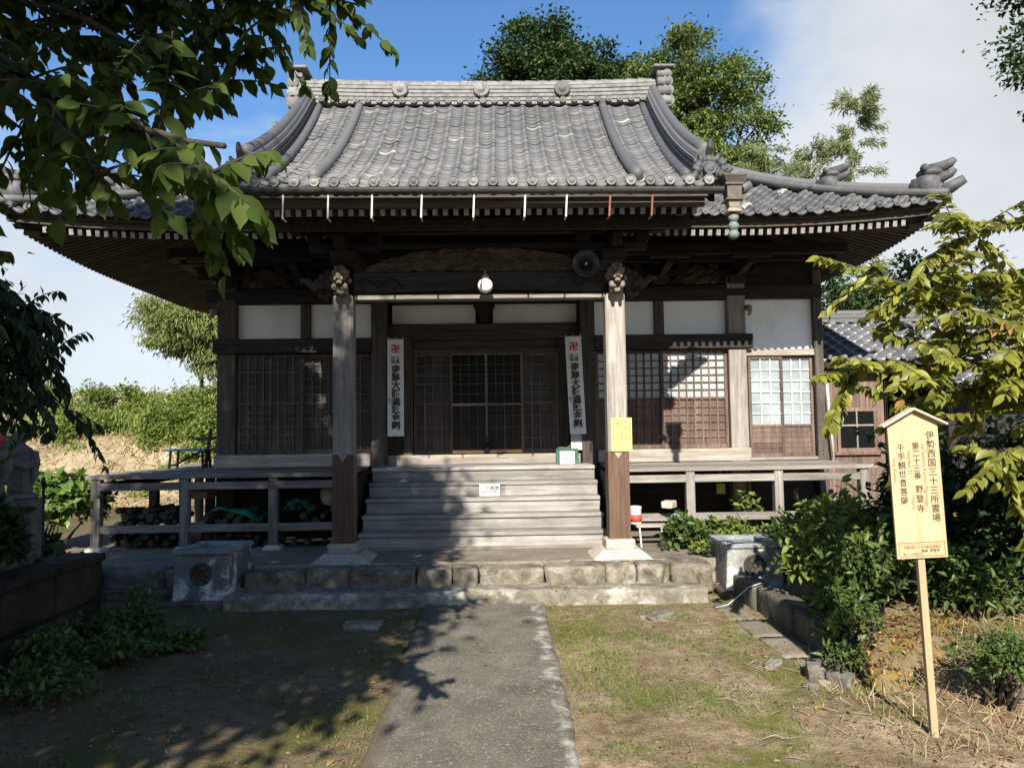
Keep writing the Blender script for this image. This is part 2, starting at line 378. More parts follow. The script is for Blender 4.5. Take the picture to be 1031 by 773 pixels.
n = NT('path_concrete'); f = n.noise(2.2, 8, .65); g = n.voro(90); h = n.noise(130, 3, .6); big = n.noise(.7, 5, .6)
c = n.ramp(f, [(.3, (.072, .064, .049)), (.7, (.16, .143, .110))]); c = n.val(c, n.rng_(h, .6, 1.45, .3, .7)); c = n.mix(n.rng_(n.noise(48, 3, .85), 0, .85, .58, .66), c, (.36, .33, .27))
sx = n.t.nodes.new('ShaderNodeSeparateXYZ'); n.lk(n.tc.outputs['Object'], sx.inputs[0])
edge = n.math('MULTIPLY', n.rng_(n.math('ADD', sx.outputs[0], n.math('MULTIPLY', n.noise(3.3, 7, .75), .62)), 0, .9, .82, .90), n.rng_(n.noise(4.5, 6, .75), 0, 1, .42, .55))
c = n.mix(edge, c, (.43, .41, .36)); c = n.mix(n.rng_(n.math('ADD', n.math('ABSOLUTE', n.math('SUBTRACT', sx.outputs[0], .04)), n.math('MULTIPLY', n.noise(7, 6, .7), .25)), 0, .7, .64, .72), c, (.10, .078, .045))
c = n.mix(n.rng_(n.noise(.9, 6, .65), 0, .5, .55, .7), c, (.055, .052, .042)); n.bump(h, .6, .006); n.bump(f, .3, .02); M_path = n.done(c, .92, .15)

n = NT('terrace_concrete'); f = n.noise(1.6, 8, .65); h = n.noise(70, 3, .6)
c = n.ramp(f, [(.3, (.125, .108, .080)), (.7, (.25, .215, .165))]); c = n.val(c, n.rng_(h, .75, 1.25, .3, .7)); c = n.mix(n.rng_(n.noise(3.3, 6, .7), 0, .5, .55, .7), c, (.07, .065, .04)); n.bump(h, .4, .006); n.bump(f, .3, .02); M_terr = n.done(c, .92, .15)

def leafmat(name, dark, mid, light, trans=.35, rough=.6, spec=.18, tcol=None, patch=None):
    n = NT(name); a = n.attr(); f = n.noise(.9, 3)
    c = n.ramp(a, [(0, dark), (.55, mid), (1, light)]); c = n.val(c, n.rng_(f, .75, 1.25, .3, .7))
    if patch: c = n.mix(n.rng_(a, 0, .9, .955, .965), c, patch)
    n.done(c, rough, spec)
    tr = n.t.nodes.new('ShaderNodeBsdfTranslucent'); t2 = n.mix(.5, c, tcol or light); n.lk(t2, tr.inputs[0])
    ms = n.t.nodes.new('ShaderNodeMixShader'); ms.inputs[0].default_value = trans; n.lk(n.p.outputs[0], ms.inputs[1]); n.lk(tr.outputs[0], ms.inputs[2]); n.lk(ms.outputs[0], n.out.inputs[0])
    return n.m
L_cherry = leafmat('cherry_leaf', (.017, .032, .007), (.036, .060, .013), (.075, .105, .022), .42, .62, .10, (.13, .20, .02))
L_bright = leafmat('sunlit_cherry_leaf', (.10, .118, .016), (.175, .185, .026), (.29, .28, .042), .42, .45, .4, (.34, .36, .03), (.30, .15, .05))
L_dark = leafmat('dark_tree_leaf', (.020, .040, .013), (.038, .070, .020), (.065, .105, .028), .2, .55)
L_camph = leafmat('camphor_leaf', (.066, .102, .024), (.120, .168, .042), (.195, .24, .065), .3, .5)
L_bamboo = leafmat('bamboo_leaf', (.11, .14, .04), (.18, .21, .06), (.26, .28, .09), .4, .5, .35, (.25, .3, .05))
L_bush = leafmat('bush_leaf', (.085, .125, .024), (.15, .20, .036), (.235, .275, .06), .35, .55, .3, (.2, .3, .04))
L_weed = leafmat('weed_leaf', (.030, .060, .014), (.060, .105, .022), (.12, .165, .035), .35, .45, .35, (.16, .25, .03))
L_deep = leafmat('deep_shrub_leaf', (.012, .028, .009), (.022, .046, .014), (.042, .074, .020), .25, .5, .2)
L_hyd = leafmat('hydrangea_leaf', (.055, .095, .020), (.09, .15, .028), (.13, .20, .04), .3, .45, .35, (.2, .3, .04))
L_grass = leafmat('grass_blade', (.075, .090, .022), (.115, .150, .034), (.20, .225, .060), .3, .6, .2)
L_dry = leafmat('dry_grass', (.20, .14, .065), (.33, .245, .125), (.44, .34, .19), .25, .7, .1)
L_fall = leafmat('fallen_leaf', (.085, .038, .016), (.18, .085, .034), (.38, .22, .10), .15, .7, .2)
L_plume = leafmat('bamboo_plume_leaf', (.14, .17, .07), (.22, .25, .11), (.32, .34, .17), .4, .5, .3, (.3, .34, .1))
M_bark = wood('bark', (.022, .017, .012), (.085, .068, .05), 'z', .9, .5)
M_culm = simple('bamboo_culm', (.14, .17, .06), .5, .2, 6)

M_black = simple('black_ink', (.012, .011, .010), .6, .1)
M_brownink = simple('brown_ink', (.16, .085, .045), .6, .1)
M_red = simple('red_ink', (.50, .018, .022), .6, .1)
M_cloth = simple('banner_cloth', (.62, .615, .60), .85, .06, 9)
M_paper = simple('white_paper', (.46, .46, .445), .6, .04, 10)
M_ypaper = simple('yellow_paper', (.47, .44, .15), .6, .04, 10)
M_green = simple('green_frame', (.030, .095, .060), .45, .15, 10)
M_tarp = simple('green_tarp', (.018, .16, .105), .45, .2, 8)
M_tarp2 = simple('blue_green_sheet', (.05, .22, .22), .45, .2, 8)
M_plasticw = simple('white_plastic', (.44, .44, .415), .4, .08, 9)
M_bluesheet = simple('blue_sheet', (.05, .12, .30), .5, .2, 8)
M_gutter = simple('gutter_metal', (.055, .058, .052), .45, .3, 8, 0, .3)
M_rod = simple('pale_rod', (.62, .60, .56), .5, .15, 20)
M_rust = simple('rusty_rod', (.24, .10, .06), .7, .3, 30)
M_verd = simple('verdigris_copper', (.13, .165, .145), .7, .3, 25, .3)
M_hopper = simple('hopper_copper', (.085, .072, .056), .6, .3, 20, .2)
M_gold = simple('old_gilt', (.23, .20, .15), .55, .25, 30)
M_horn = simple('horn_grey', (.055, .058, .065), .38, .1, 10, 0, .2)
M_iron = simple('black_iron', (.014, .013, .013), .5, .2, 30, 0, .4)
M_cap = simple('pink_knit', (.30, .10, .12), .9, .3, 60)
M_bib = simple('red_cloth', (.42, .045, .075), .85, .2, 30)
M_carve = wood('carved_wood', (.030, .023, .018), (.105, .080, .060), 'x', .8)
M_carvel = wood('weathered_carving', (.10, .08, .06), (.40, .34, .27), 'y', .85, .35)
M_ext = simple('red_label', (.45, .05, .03), .5)
n = NT('globe_glass'); M_globe = n.done((.86, .85, .81), .35, .4)
n = NT('dark_water'); M_water = n.done((.10, .12, .13), .05, .6)
n = NT('window_glass'); f = n.noise(2.3, 3); c = n.ramp(f, [(.35, (.19, .225, .225)), (.65, (.30, .335, .33))]); M_glass = n.done(c, .16, .6)
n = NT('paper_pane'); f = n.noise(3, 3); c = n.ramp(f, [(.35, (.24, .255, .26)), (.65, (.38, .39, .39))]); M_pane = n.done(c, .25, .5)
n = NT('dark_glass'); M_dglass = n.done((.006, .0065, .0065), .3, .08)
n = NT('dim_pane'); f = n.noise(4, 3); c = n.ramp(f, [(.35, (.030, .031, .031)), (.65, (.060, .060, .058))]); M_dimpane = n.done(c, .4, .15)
M_sash = simple('pale_sash', (.56, .55, .51), .6, .15, 20)
n = NT('far_hill'); f = n.noise(.12, 6, .7); c = n.ramp(f, [(.3, (.045, .070, .055)), (.7, (.095, .125, .095))]); M_hill = n.done(c, .95, .1)
n = NT('bank_earth'); f = n.noise(1.1, 8, .7); g = n.noise(11, 5, .7); c = n.ramp(f, [(.3, (.19, .145, .085)), (.55, (.32, .255, .165)), (.75, (.39, .325, .225))]); c = n.val(c, n.rng_(g, .65, 1.3, .3, .7)); n.bump(g, 1., .06); M_bank = n.done(c, .95, .1)

def txt(name, body, loc, size, mat_, parent, rot=None, spacing=1.0, bold=0., ext=.0004, align='CENTER', **kw):
    cu = bpy.data.curves.new(name, 'FONT'); cu.body = body; cu.size = size; cu.align_x = align; cu.align_y = 'TOP'; cu.space_line = spacing; cu.offset = bold; cu.extrude = ext; cu.resolution_u = 3
    t_ = bpy.data.objects.new('text', cu); COL.objects.link(t_); bpy.context.view_layer.update()
    me = bpy.data.meshes.new_from_object(t_.evaluated_get(bpy.context.evaluated_depsgraph_get())); bpy.data.objects.remove(t_); bpy.data.curves.remove(cu)
    me.materials.clear(); me.materials.append(mat_); o = bpy.data.objects.new(name, me); COL.objects.link(o); o.parent = parent; o.location = loc
    o.rotation_euler = rot or (R(90), 0, 0); return tag(o, **kw)
def vtxt(body, x, y, z_top, z_bot, mat_, parent, bold=0., sz=1.):
    """a column of characters filling z_top..z_bot"""
    n_ = len(body); p = (z_top - z_bot) / n_; return txt('lettering', '\n'.join(body), (x, y, z_top), p / 1.02 * sz, mat_, parent, None, 1.02 / sz, bold)
TURN = (Matrix.Rotation(R(90), 3, 'X') @ Matrix.Rotation(R(-90), 3, 'Z')).to_euler()
# ================================================================== SETTING: ground, path, terrace, bank, hills
gx = np.unique(np.concatenate([np.linspace(-600, -14, 18), np.linspace(-14, -6, 20), np.arange(-6, 6.001, .07), np.linspace(6, 14, 20), np.linspace(14, 600, 18)]))
gy = np.unique(np.concatenate([np.linspace(-200, -4, 12), np.linspace(-4, 3, 20), np.arange(3, 9.5, .07), np.linspace(9.5, 20, 24), np.linspace(20, 900, 20)]))
GX, GY = np.meshgrid(gx, gy, indexing='ij')
def sstep(x, a, b):
    t = np.clip((x - a) / (b - a), 0, 1); return t * t * (3 - 2 * t)
def ground_h(x, y):
    near = sstep(y, 2, 3.5) * (1 - sstep(y, 9, 12)) * (1 - sstep(np.abs(x), 5, 8))
    h = (fbm(x * 1.6, y * 1.6, 3) - .47) * .07 * near + (fbm(x * 9, y * 9, 9, 2) - .37) * .022 * near
    side = sstep(x, 2.95, 3.7) * sstep(y, 4.4, 5.6) * (1 - sstep(x, 9, 14)) * (1 - sstep(y, 14, 20))
    h = h + side * (.26 + .25 * sstep(x, 3.4, 6))
    onpath = (np.abs(x - .04) < .66) & (y < 9.2)
    h = np.where(onpath, np.minimum(h, -.005), h)
    h = np.where((y > 8.2) & (np.abs(x) < 2.7), np.minimum(h, 0.0), h)
    return h
P = np.stack([GX, GY, ground_h(GX, GY)], -1)
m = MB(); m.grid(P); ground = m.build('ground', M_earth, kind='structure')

# the concrete path: a slab with worn edges
ys = np.linspace(-3, 8.32, 420); prof = []
lx = -.575 + (fbm(ys * 3.2, ys * 0, 21) - .47) * .035 + (fbm(ys * 17, ys * 0, 22) - .47) * .014; rx = .575 + .012 * ys + (fbm(ys * 3.2, ys * 0 + 3, 33) - .47) * .05 + (fbm(ys * 17, ys * 0, 34) - .47) * .018
lx = lx - .004 * ys
rows = []
for k, t in enumerate((0, 0, .02, .25, .5, .75, .98, 1, 1)):
    z = -.04 if k in (0, 8) else (.022 if k in (1, 7) else .034)
    rows.append(np.stack([lx * (1 - t) + rx * t, ys, np.full_like(ys, z) + (fbm(ys * 1.3, ys * 0 + k, 5) - .47) * .012 * (0 < k < 8)], -1))
m = MB(); m.grid(np.array(rows)); m.build('path', M_path, kind='structure')

# terrace: a platform faced with rough stones, with a low step in front
m = MB(); m.box(-2.62, 9.0, 9.06, 15.5, .02, .35); m.box(-6.2, -2.62, 9.25, 15.5, .02, .35); m.build('terrace', M_terr, kind='structure', bevel=.01)
edge = empty('terrace_edging', label='row of rough squared stones edging the terrace in front of the wooden steps', cat='stone edging')
def rough_block(x0, x1, y0, y1, z0, z1, seed, amp=.012, n=5, rnd_=.09):
    """a rounded block with an uneven surface"""
    m = MB(); bm = bmesh.new(); bmesh.ops.create_cube(bm, size=1); bmesh.ops.subdivide_edges(bm, edges=bm.edges[:], cuts=n, use_grid_fill=True)
    sx, sy, sz = x1 - x0, y1 - y0, z1 - z0; rr = min(sx, sy, sz) * rnd_; V = []
    rs = np.random.default_rng(seed); off = rs.random(3) * 50
    for v in bm.verts:
        p = Vector((v.co.x * sx, v.co.y * sy, v.co.z * sz)); q = Vector((max(-sx / 2 + rr, min(sx / 2 - rr, p.x)), max(-sy / 2 + rr, min(sy / 2 - rr, p.y)), max(-sz / 2 + rr, min(sz / 2 - rr, p.z))))
        d = p - q
        if d.length > 1e-6: p = q + d.normalized() * min(rr, d.length)
        nn = p.normalized(); a = float(fbm(p.x * 6 + off[0] + p.z * 5, p.y * 6 + off[1] - p.z * 4, seed)) - .47
        V.append(Vector(((x0 + x1) / 2, (y0 + y1) / 2, (z0 + z1) / 2)) + p + nn * a * amp * 4)
    bm.verts.index_update(); fs = [[v.index for v in f.verts] for f in bm.faces]; bm.free()
    m.add(V, fs, 0, rs.random(), True); return m
x = -2.62; k = 0; first = True
while x < 2.55:
    w = .28 + .5 * random.random(); x1 = min(x + w, 2.6)
    rough_block(x + .006, x1 - .006, 8.70 + random.uniform(-.03, .03), 9.08, .03, .340 + random.uniform(-.016, .012), 100 + k, .018, 7, .13).build('stone', M_stone, edge); x = x1; k += 1
x = -5.6
while x < -2.75:
    w = .35 + .4 * random.random(); rough_block(x + .01, min(x + w, -2.6) - .01, 8.98 + random.uniform(-.02, .03), 9.30, .1, .345 + random.uniform(-.02, .01), 160 + k).build('stone', M_stone, edge); x += w; k += 1
m = MB(); sx_ = np.linspace(-2.72, 2.42, 160); cols = []
for k, (yy, zz) in enumerate(((8.335, -.08), (8.335, .10), (8.33, .135), (8.345, .152), (8.5, .153), (8.8, .155))):
    cols.append(np.stack([sx_, yy + (fbm(sx_ * 2.2, sx_ * 0 + k * .15, 61) - .47) * .045 + (fbm(sx_ * 12, sx_ * 0, 62 + k) - .47) * .010, zz + (fbm(sx_ * 3, sx_ * 0 + k, 66) - .47) * .014 * (k > 1)], -1))
m.grid(np.array(cols)); m.build('low_step', M_lowstep, kind='structure', label='low concrete step along the foot of the terrace')
m = MB(); m.box(-5.3, -2.72, 8.9, 9.06, -.05, .13); m.build('lower_kerb', M_kerb, kind='structure', bevel=.015)

# the bank and the hills beyond on the left
bx = np.linspace(-40, -4, 90); bt = np.linspace(0, 1, 34); BX, BT = np.meshgrid(bx, bt, indexing='ij')
BY = 20.5 + 5.5 * BT + (fbm(BX * .3, BT * 2, 14) - .47) * 1.2; BZ = -.1 + 2.15 * sstep(BT, .0, .62) + (fbm(BX * .9, BT * 5, 4) - .47) * .4 + 1.2 * sstep(BT, .7, 1)
m = MB(); m.grid(np.stack([BX, BY, BZ], -1)); m.build('hillside', M_bank, kind='structure')
for nm, yy, hh, sd_, x0, x1 in (('far_hills', 150, 10, 51, -230, 260), ('far_hills', 320, 30, 77, -420, 500)):
    hx = np.linspace(x0, x1, 160); ht = np.linspace(0, 1, 12); HX, HT = np.meshgrid(hx, ht, indexing='ij')
    HZ = hh * HT * (.45 + .8 * fbm(HX * .012, HX * 0, sd_)) + (fbm(HX * .25, HT * 4, sd_ + 3) - .47) * 2.5 * HT
    m = MB(); m.grid(np.stack([HX, yy + 70 * HT, HZ - .2], -1)); m.build(nm, M_hill, kind='structure')

# ================================================================== THE TEMPLE
EY, RY = 9.85, 13.7; EX = 6.16; EZ = 4.64; RZ = 7.73; HWALL = 12.1
def zmain(v):
    s = np.clip(v / 3.85, -.1, 1); return EZ + .47 * 3.85 * s + (RZ - EZ - .47 * 3.85) * np.abs(s) ** 4
def upturn(d, v):
    return .17 * np.maximum(0, 1 - d / 2.9) ** 2.2 * np.maximum(0, 1 - v / 3.85) ** 1.4
PEY, PEZ = 8.1, 4.47
def zport(y):
    s = np.clip((y - PEY) / (RY - PEY), -.05, 1); return PEZ + (RZ - PEZ) * (.76 * s + .24 * s * s)
def hwp(y):
    s = (y - PEY) / (RY - PEY); return 2.52 + .60 * s
S_front = lambda u, v: np.stack([u, EY + v, zmain(v) + upturn(EX - np.abs(u), v)], -1)
S_back = lambda u, v: np.stack([-u, 2 * RY - EY - v, zmain(v) + upturn(EX - np.abs(u), v)], -1)
S_left = lambda u, v: np.stack([-EX + v, RY - u, zmain(v) + upturn(3.85 - np.abs(u), v)], -1)
S_right = lambda u, v: np.stack([EX - v, RY + u, zmain(v) + upturn(3.85 - np.abs(u), v)], -1)
def S_port(u, v):   # u in -1..1
    y = PEY + v; return np.stack([u * hwp(y), y, zport(y)], -1)
TP = np.array([0, .10, .24, .42, .60, .70, .78, .86, .94, 1.0])
TH = np.array([.014, -.006, -.024, -.030, -.014, .014, .038, .046, .036, .014])
def tiles(mb, S, us, vs, keep=None, lip=.030, jit=.008, hs=1., seed=1, ov=.25):
    rs = np.random.default_rng(seed); nu, nv = len(us) - 1, len(vs) - 1
    I, J = np.meshgrid(np.arange(nu), np.arange(nv), indexing='ij'); I = I.ravel(); J = J.ravel()
    uc = (us[I] + us[I + 1]) / 2; vc = (vs[J] + vs[J + 1]) / 2
    if keep is not None:
        k = keep(uc, vc); I, J = I[k], J[k]
    n_ = len(I); T = len(TP)
    j1 = rs.normal(0, jit, n_); tilt = rs.normal(0, jit * .7, n_)
    u = us[I][:, None] + (us[I + 1] - us[I])[:, None] * TP[None]
    dv = (vs[J + 1] - vs[J])[:, None]
    v0 = vs[J][:, None] + rs.normal(0, .004, n_)[:, None] + u * 0; v1 = vs[J + 1][:, None] + dv * ov + u * 0
    e = 1e-3
    def NRM(a, b):
        du = S(a + e, b) - S(a - e, b); dw = S(a, b + e) - S(a, b - e); nn = np.cross(du, dw); nn = unit(nn); nn *= np.sign(nn[..., 2:3]); return nn
    hh = TH[None] * hs + (j1[:, None] + tilt[:, None] * (TP[None] - .5))
    A = S(u, v0); NA = NRM(u, v0); B = S(u, v1); NB = NRM(u, v1)
    low = A + NA * (hh + lip)[..., None]; und = A + NA * (hh + lip - .034)[..., None] ; top = B + NB * (TH[None] * hs - .004)[..., None]
    V = np.stack([und, low, top], 1).reshape(-1, 3)
    f = []
    for r_ in range(2):
        for t in range(T - 1): f.append((r_ * T + t, r_ * T + t + 1, (r_ + 1) * T + t + 1, (r_ + 1) * T + t))
    F = (np.arange(n_)[:, None, None] * 3 * T + np.array(f)[None]).reshape(-1, 4)
    rn = np.repeat(np.clip(rs.beta(1.6, 2.6, n_) + (rs.random(n_) < .03) * .45, 0, 1), 3 * T)
    return V, F, rn
def tile_obj(name, sets, mat_, parent, **kw):
    Vs, Fs, Rs = [], [], []; k = 0
    for V, F, r_ in sets: Vs.append(V); Fs.append(F + k); Rs.append(r_); k += len(V)
    F = np.concatenate(Fs); return quick(name, np.concatenate(Vs), np.full(len(F), 4), F.ravel(), np.concatenate(Rs), mat_, parent, smooth=True, **kw)

temple = empty('temple_hall', (0, 10.1, .35), label='old wooden temple hall with grey tiled hipped roof, porch pillars and raised veranda', cat='temple')
TO = Vector((0, -10.1, -.35))
class TM(MB):
    """parts of the temple, modelled in scene coordinates, placed under the temple's base point"""
    def build(s, name, mats, parent=None, **k):
        if parent is None: return MB.build(s, name, mats, temple, loc=TO, **k)
        return MB.build(s, name, mats, parent, **k)
def under(o): o.parent = temple; o.location = TO; return o

# --- roof
roof = TM()
def sheet(S, us, vs, dz=-.05, keep=None):
    U, V = np.meshgrid(us, vs, indexing='ij'); Q = S(U, V); Q[..., 2] += dz; return Q
vv = np.linspace(0, 3.85, 12)
for S, hwid in ((S_front, EX), (S_back, EX)):
    Q = np.zeros((25, 12, 3))
    for j, v in enumerate(vv):
        uu = np.linspace(-max(EX - v, 3.1), max(EX - v, 3.1), 25); Q[:, j] = S(uu, np.full(25, v))
    Q[..., 2] -= .05; roof.grid(Q)
for S in (S_left, S_right):
    Q = np.zeros((13, 9, 3))
    for j, v in enumerate(np.linspace(0, 2.9, 9)):
        uu = np.linspace(-(3.85 - v), 3.85 - v, 13); Q[:, j] = S(uu, np.full(13, v))
    Q[..., 2] -= .05; roof.grid(Q)
roof_o = roof.build('roof', W['darkx'])
hipk = lambda u, v: (v < EX - np.abs(u) + .05) & ~((np.abs(u) < hwp(EY + v) - .1))
hipk2 = lambda u, v: (v < EX - np.abs(u) + .05)
sidek = lambda u, v: (v < 3.85 - np.abs(u) + .05)
us = np.linspace(-EX, EX, 55); vs = np.linspace(-.03, 3.80, 23)
us2 = np.linspace(-3.85, 3.85, 36); vs2 = np.linspace(-.03, 2.85, 20)
tile_obj('main_tiles', [tiles(roof, S_front, us, vs, hipk, seed=3), tiles(roof, S_back, us, vs, hipk2, seed=4), tiles(roof, S_left, us2, vs2, sidek, seed=5), tiles(roof, S_right, us2, vs2, sidek, seed=6)], M_tile, roof_o)
up_ = np.linspace(-1, 1, 25); vp_ = np.linspace(-.03, 5.58, 50)
tile_obj('porch_tiles', [tiles(roof, S_port, up_, vp_, None, .030, .0050, .55, 8)], M_tile, roof_o)

# round end tiles along the eaves
def disc(mb, c, r, ax=(0, -1, 0), d=.05, mi=0):
    mb.lathe([(r * .98, -d), (r, d * .3), (r * .86, d * .5), (r * .80, d * .28), (r * .5, d * .28), (r * .45, d * .45), (.001, d * .5)], c, ax, 14, mi)
for k in range(24):
    u = up_[k] + (up_[k + 1] - up_[k]) * .86; p = S_port(np.array(u), np.array(-.03)); m = TM(); disc(m, (p[0], p[1] - .005, p[2] + .045), .058); m.build('eave_end_tile', M_ridge, roof_o)
mr = TM()
for k in range(54):
    u = us[k] + (us[k + 1] - us[k]) * .86
    if abs(u) < 2.45: continue
    p = S_front(np.array(u), np.array(-.03)); m = TM(); disc(m, (p[0], p[1] - .005, p[2] + .04), .05); m.build('eave_end_tile', M_hip, roof_o)
for S in (S_left, S_right):
    for k in range(35):
        u = us2[k] + (us2[k + 1] - us2[k]) * .86; p = S(np.array(u), np.array(-.03)); disc(mr, (p[0], p[1], p[2] + .04), .05, (-1, 0, 0) if S is S_left else (1, 0, 0))
mr.build('side_end_tiles', M_hip, roof_o, kind='stuff')

def layered(w, h, n=4, cap=.5):
    """stepped section of a stacked tile ridge"""
    L_ = [];
    for k in range(n):
        z0 = h * k / n; z1 = h * (k + .72) / n; ww = w * (.5 - .05 * k / n); L_ += [(ww, z0), (ww, z1), (ww - .022, z1 + .002), (ww - .022, h * (k + 1) / n)]
    top = [(w * cap * math.cos(a), h + w * cap * .75 * math.sin(a)) for a in np.linspace(0, PI, 7)]
    return [(-a, b) for a, b in reversed(L_)][::-1][::-1] and (L_ + top + [(-a, b) for a, b in reversed(L_)])
# main ridge
m = TM(); sec = layered(.34, .36, 5, .42)
xs = np.linspace(-3.16, 3.16, 30)
zr = lambda x: RZ - .03 + .05 * (abs(x) / 3.1) ** 2.5
m.sweep([(x, RY, zr(x)) for x in xs], sec)
ridge = m.build('ridge', M_ridge, roof_o)
for x in np.arange(-3.05, 3.06, .205): m = TM(); disc(m, (x, RY - .20, zr(x) + .055), .058, (0, -1, 0), .06); m.build('ridge_disc', M_ridge, ridge)
m = TM()
for x in np.arange(-3.05, 3.06, .205): disc(m, (x, RY + .20, zr(x) + .055), .058, (0, 1, 0), .06)
m.build('rear_ridge_discs', M_ridge, ridge, kind='stuff')
m = TM()
for x in np.arange(-3.12, 3.1, .23): m.tube([(x, RY, zr(x) + .415), (x + .215, RY, zr(x) + .415)], [.085, .075], 10)
m.build('ridge_cap_tiles', M_ridge, ridge, kind='stuff')
for x in (-1.45, 0.0, 1.45):
    m = TM(); c = (x, RY - .19, zr(x) + .26)
    m.lathe([(.135, -.03), (.14, .03), (.12, .045), (.055, .02), (.05, .05), (.001, .055)], c, (0, -1, 0), 48, wob=.07, k=16); m.build('flower_crest', M_ridge, ridge)
for s in (-1, 1):   # ridge-end ornament: a stack of rolled tiles with a flat cap
    m = TM(); x = s * 3.27; z = RZ + .0
    m.box(x - .10, x + .10, RY - .26, RY + .26, z - .05, z + .52)
    for k, (zz, rr) in enumerate(((-.02, .125), (.16, .115), (.33, .105), (.47, .085))):
        m.tube([(x + s * .06, RY - .30, z + zz), (x + s * .06, RY + .30, z + zz)], rr, 14); m.tube([(x - .12, RY - .25, z + zz), (x + s * .12, RY - .25, z + zz)], rr * .8, 12)
    m.box(x - .19 , x + .19, RY - .34, RY + .34, z + .575, z + .625); m.build('ridge_end_ornament', M_ridge, ridge, bevel=.012)

# descending ridges on the edges of the porch roof
def oni(name, c, sc, mat_, parent, face=(0, -1, 0)):
    """demon tile: a round crest among scrolls and horns"""
    m = TM(); c = Vector(c); rs = random.Random(int(c.x * 100))
    disc(m, c + Vector((0, -.10 * sc, 0)), .125 * sc, (0, -1, 0), .07 * sc)
    for a in np.linspace(-.5, PI + .5, 9):
        q_ = rs.uniform(.8, 1.25); p = c + Vector((math.cos(a) * .25 * sc * q_, -.0 * sc, math.sin(a) * .19 * sc * q_)); m.ball(p, (rs.uniform(.06, .11) * sc, .08 * sc, rs.uniform(.05, .085) * sc))
        m.tube([p, p + Vector((math.cos(a) * .09 * sc, -.05 * sc, math.sin(a) * .09 * sc + .03 * sc))], [.06 * sc, .03 * sc], 8)
    m.ball(c + Vector((0, .05 * sc, .05 * sc)), (.24 * sc, .10 * sc, .25 * sc)); m.tube([c + Vector((0, 0, .3 * sc)), c + Vector((0, -.12 * sc, .40 * sc)), c + Vector((0, -.16 * sc, .52 * sc))], [.075 * sc, .06 * sc, .035 * sc], 10)
    m.box(c.x - .3 * sc, c.x + .3 * sc, c.y + .02 * sc, c.y + .10 * sc, c.z - .17 * sc, c.z - .04 * sc)
    return m.build(name, mat_, parent, remesh=.014 * sc)
for s in (-1, 1):
    m = TM(); ysr = np.linspace(PEY + .35, RY - .10, 26)
    path = [(s * (hwp(y) - .02), y, float(zport(y)) + .01) for y in ysr]
    m.sweep(path, layered(.25, .25, 4, .36)); kr = m.build('descending_ridge', M_hip, roof_o)
    m = TM(); m.tube([(s * (hwp(y) - .21), y, float(zport(y)) + .055) for y in ysr], .062, 10); m.tube([(s * (hwp(y) + .0), y, float(zport(y)) + .35) for y in ysr], .075, 10); m.build('roll_tiles', M_hip, kr)
    oni('demon_tile', (s * (hwp(PEY + .3) + .02), PEY + .26, zport(PEY + .3) + .10), .60, M_hip, kr)
    m = TM()   # scroll-shaped tiles running off sideways behind the demon tile
    for k in range(5):
        x = s * (2.62 + .13 * k); y = PEY + .60 + .16 * k; z = float(zport(PEY + .55)) + .10 - .015 * k; m.tube([(x - .1 * s, y, z), (x + .12 * s, y - .08, z + .02), (x + .2 * s, y - .12, z + .07)], [.075, .07, .04], 10)
    m.build('scroll_tiles', M_hip, kr)
    m = TM(); m.tube([(s * .70 * hwp(y), y, float(zport(y)) + .075) for y in np.linspace(PEY + .28, RY - .15, 24)], .070, 12); m.build('roll_rib', M_hip, roof_o)
# hip ridges
for sx, sy in ((-1, -1), (1, -1), (-1, 1), (1, 1)):
    ts = np.linspace(.06, 2.85, 18); path = []
    for t in ts:
        z = float(zmain(t) + upturn(t, t)) + .02; path.append((sx * (EX - t), (EY + t) if sy < 0 else (2 * RY - EY - t), z))
    m = TM(); m.sweep(path, layered(.22, .13, 3, .36)); m.tube([(p[0] + .0, p[1] + sy * .15, p[2] + .02) for p in path], .06, 8); hr = m.build('hip_ridge', M_hip, roof_o)
    if sy < 0:
        for (t, sc) in ((1.08, .62), (.16, .72)):
            z = float(zmain(t) + upturn(t, t)); x = sx * (EX - t); y = EY + t; d = Vector((sx, -1, 0)).normalized(); m = TM(); c = Vector((x, y, z))
            pd = Vector((d.y, -d.x, 0)); c = c + Vector((0, 0, .05))
            m.ball(c - d * .02 * sc + Vector((0, 0, .20 * sc)), (.24 * sc, .24 * sc, .26 * sc), 14, 10)
            m.tube([c - d * .28 * sc + Vector((0, 0, .16 * sc)), c + d * .20 * sc + Vector((0, 0, .14 * sc))], [.20 * sc, .19 * sc], 16)
            m.ball(c + d * .02 * sc + Vector((0, 0, .40 * sc)), (.24 * sc, .24 * sc, .11 * sc), 14, 8)
            for z_, r1 in ((.46, .115), (.27, .105)): m.tube([c - d * .12 * sc + Vector((0, 0, z_ * sc)), c + d * .18 * sc + Vector((0, 0, (z_ + .01) * sc)), c + d * .36 * sc + Vector((0, 0, (z_ + .06) * sc)), c + d * .45 * sc + Vector((0, 0, (z_ + .12) * sc))], [r1 * sc, r1 * sc, r1 * .75 * sc, r1 * .4 * sc], 12)
            m.tube([c - pd * .26 * sc + Vector((0, 0, .47 * sc)), c + pd * .26 * sc + Vector((0, 0, .47 * sc))], .07 * sc, 10)
            if t < 1: m.tube([c + d * .0 + Vector((0, 0, .02)), c + d * .24 + Vector((0, 0, .05)), c + d * .42 + Vector((0, 0, .13))], [.09, .085, .06], 12)
            m.build('hip_end_ornament', M_orn, hr)
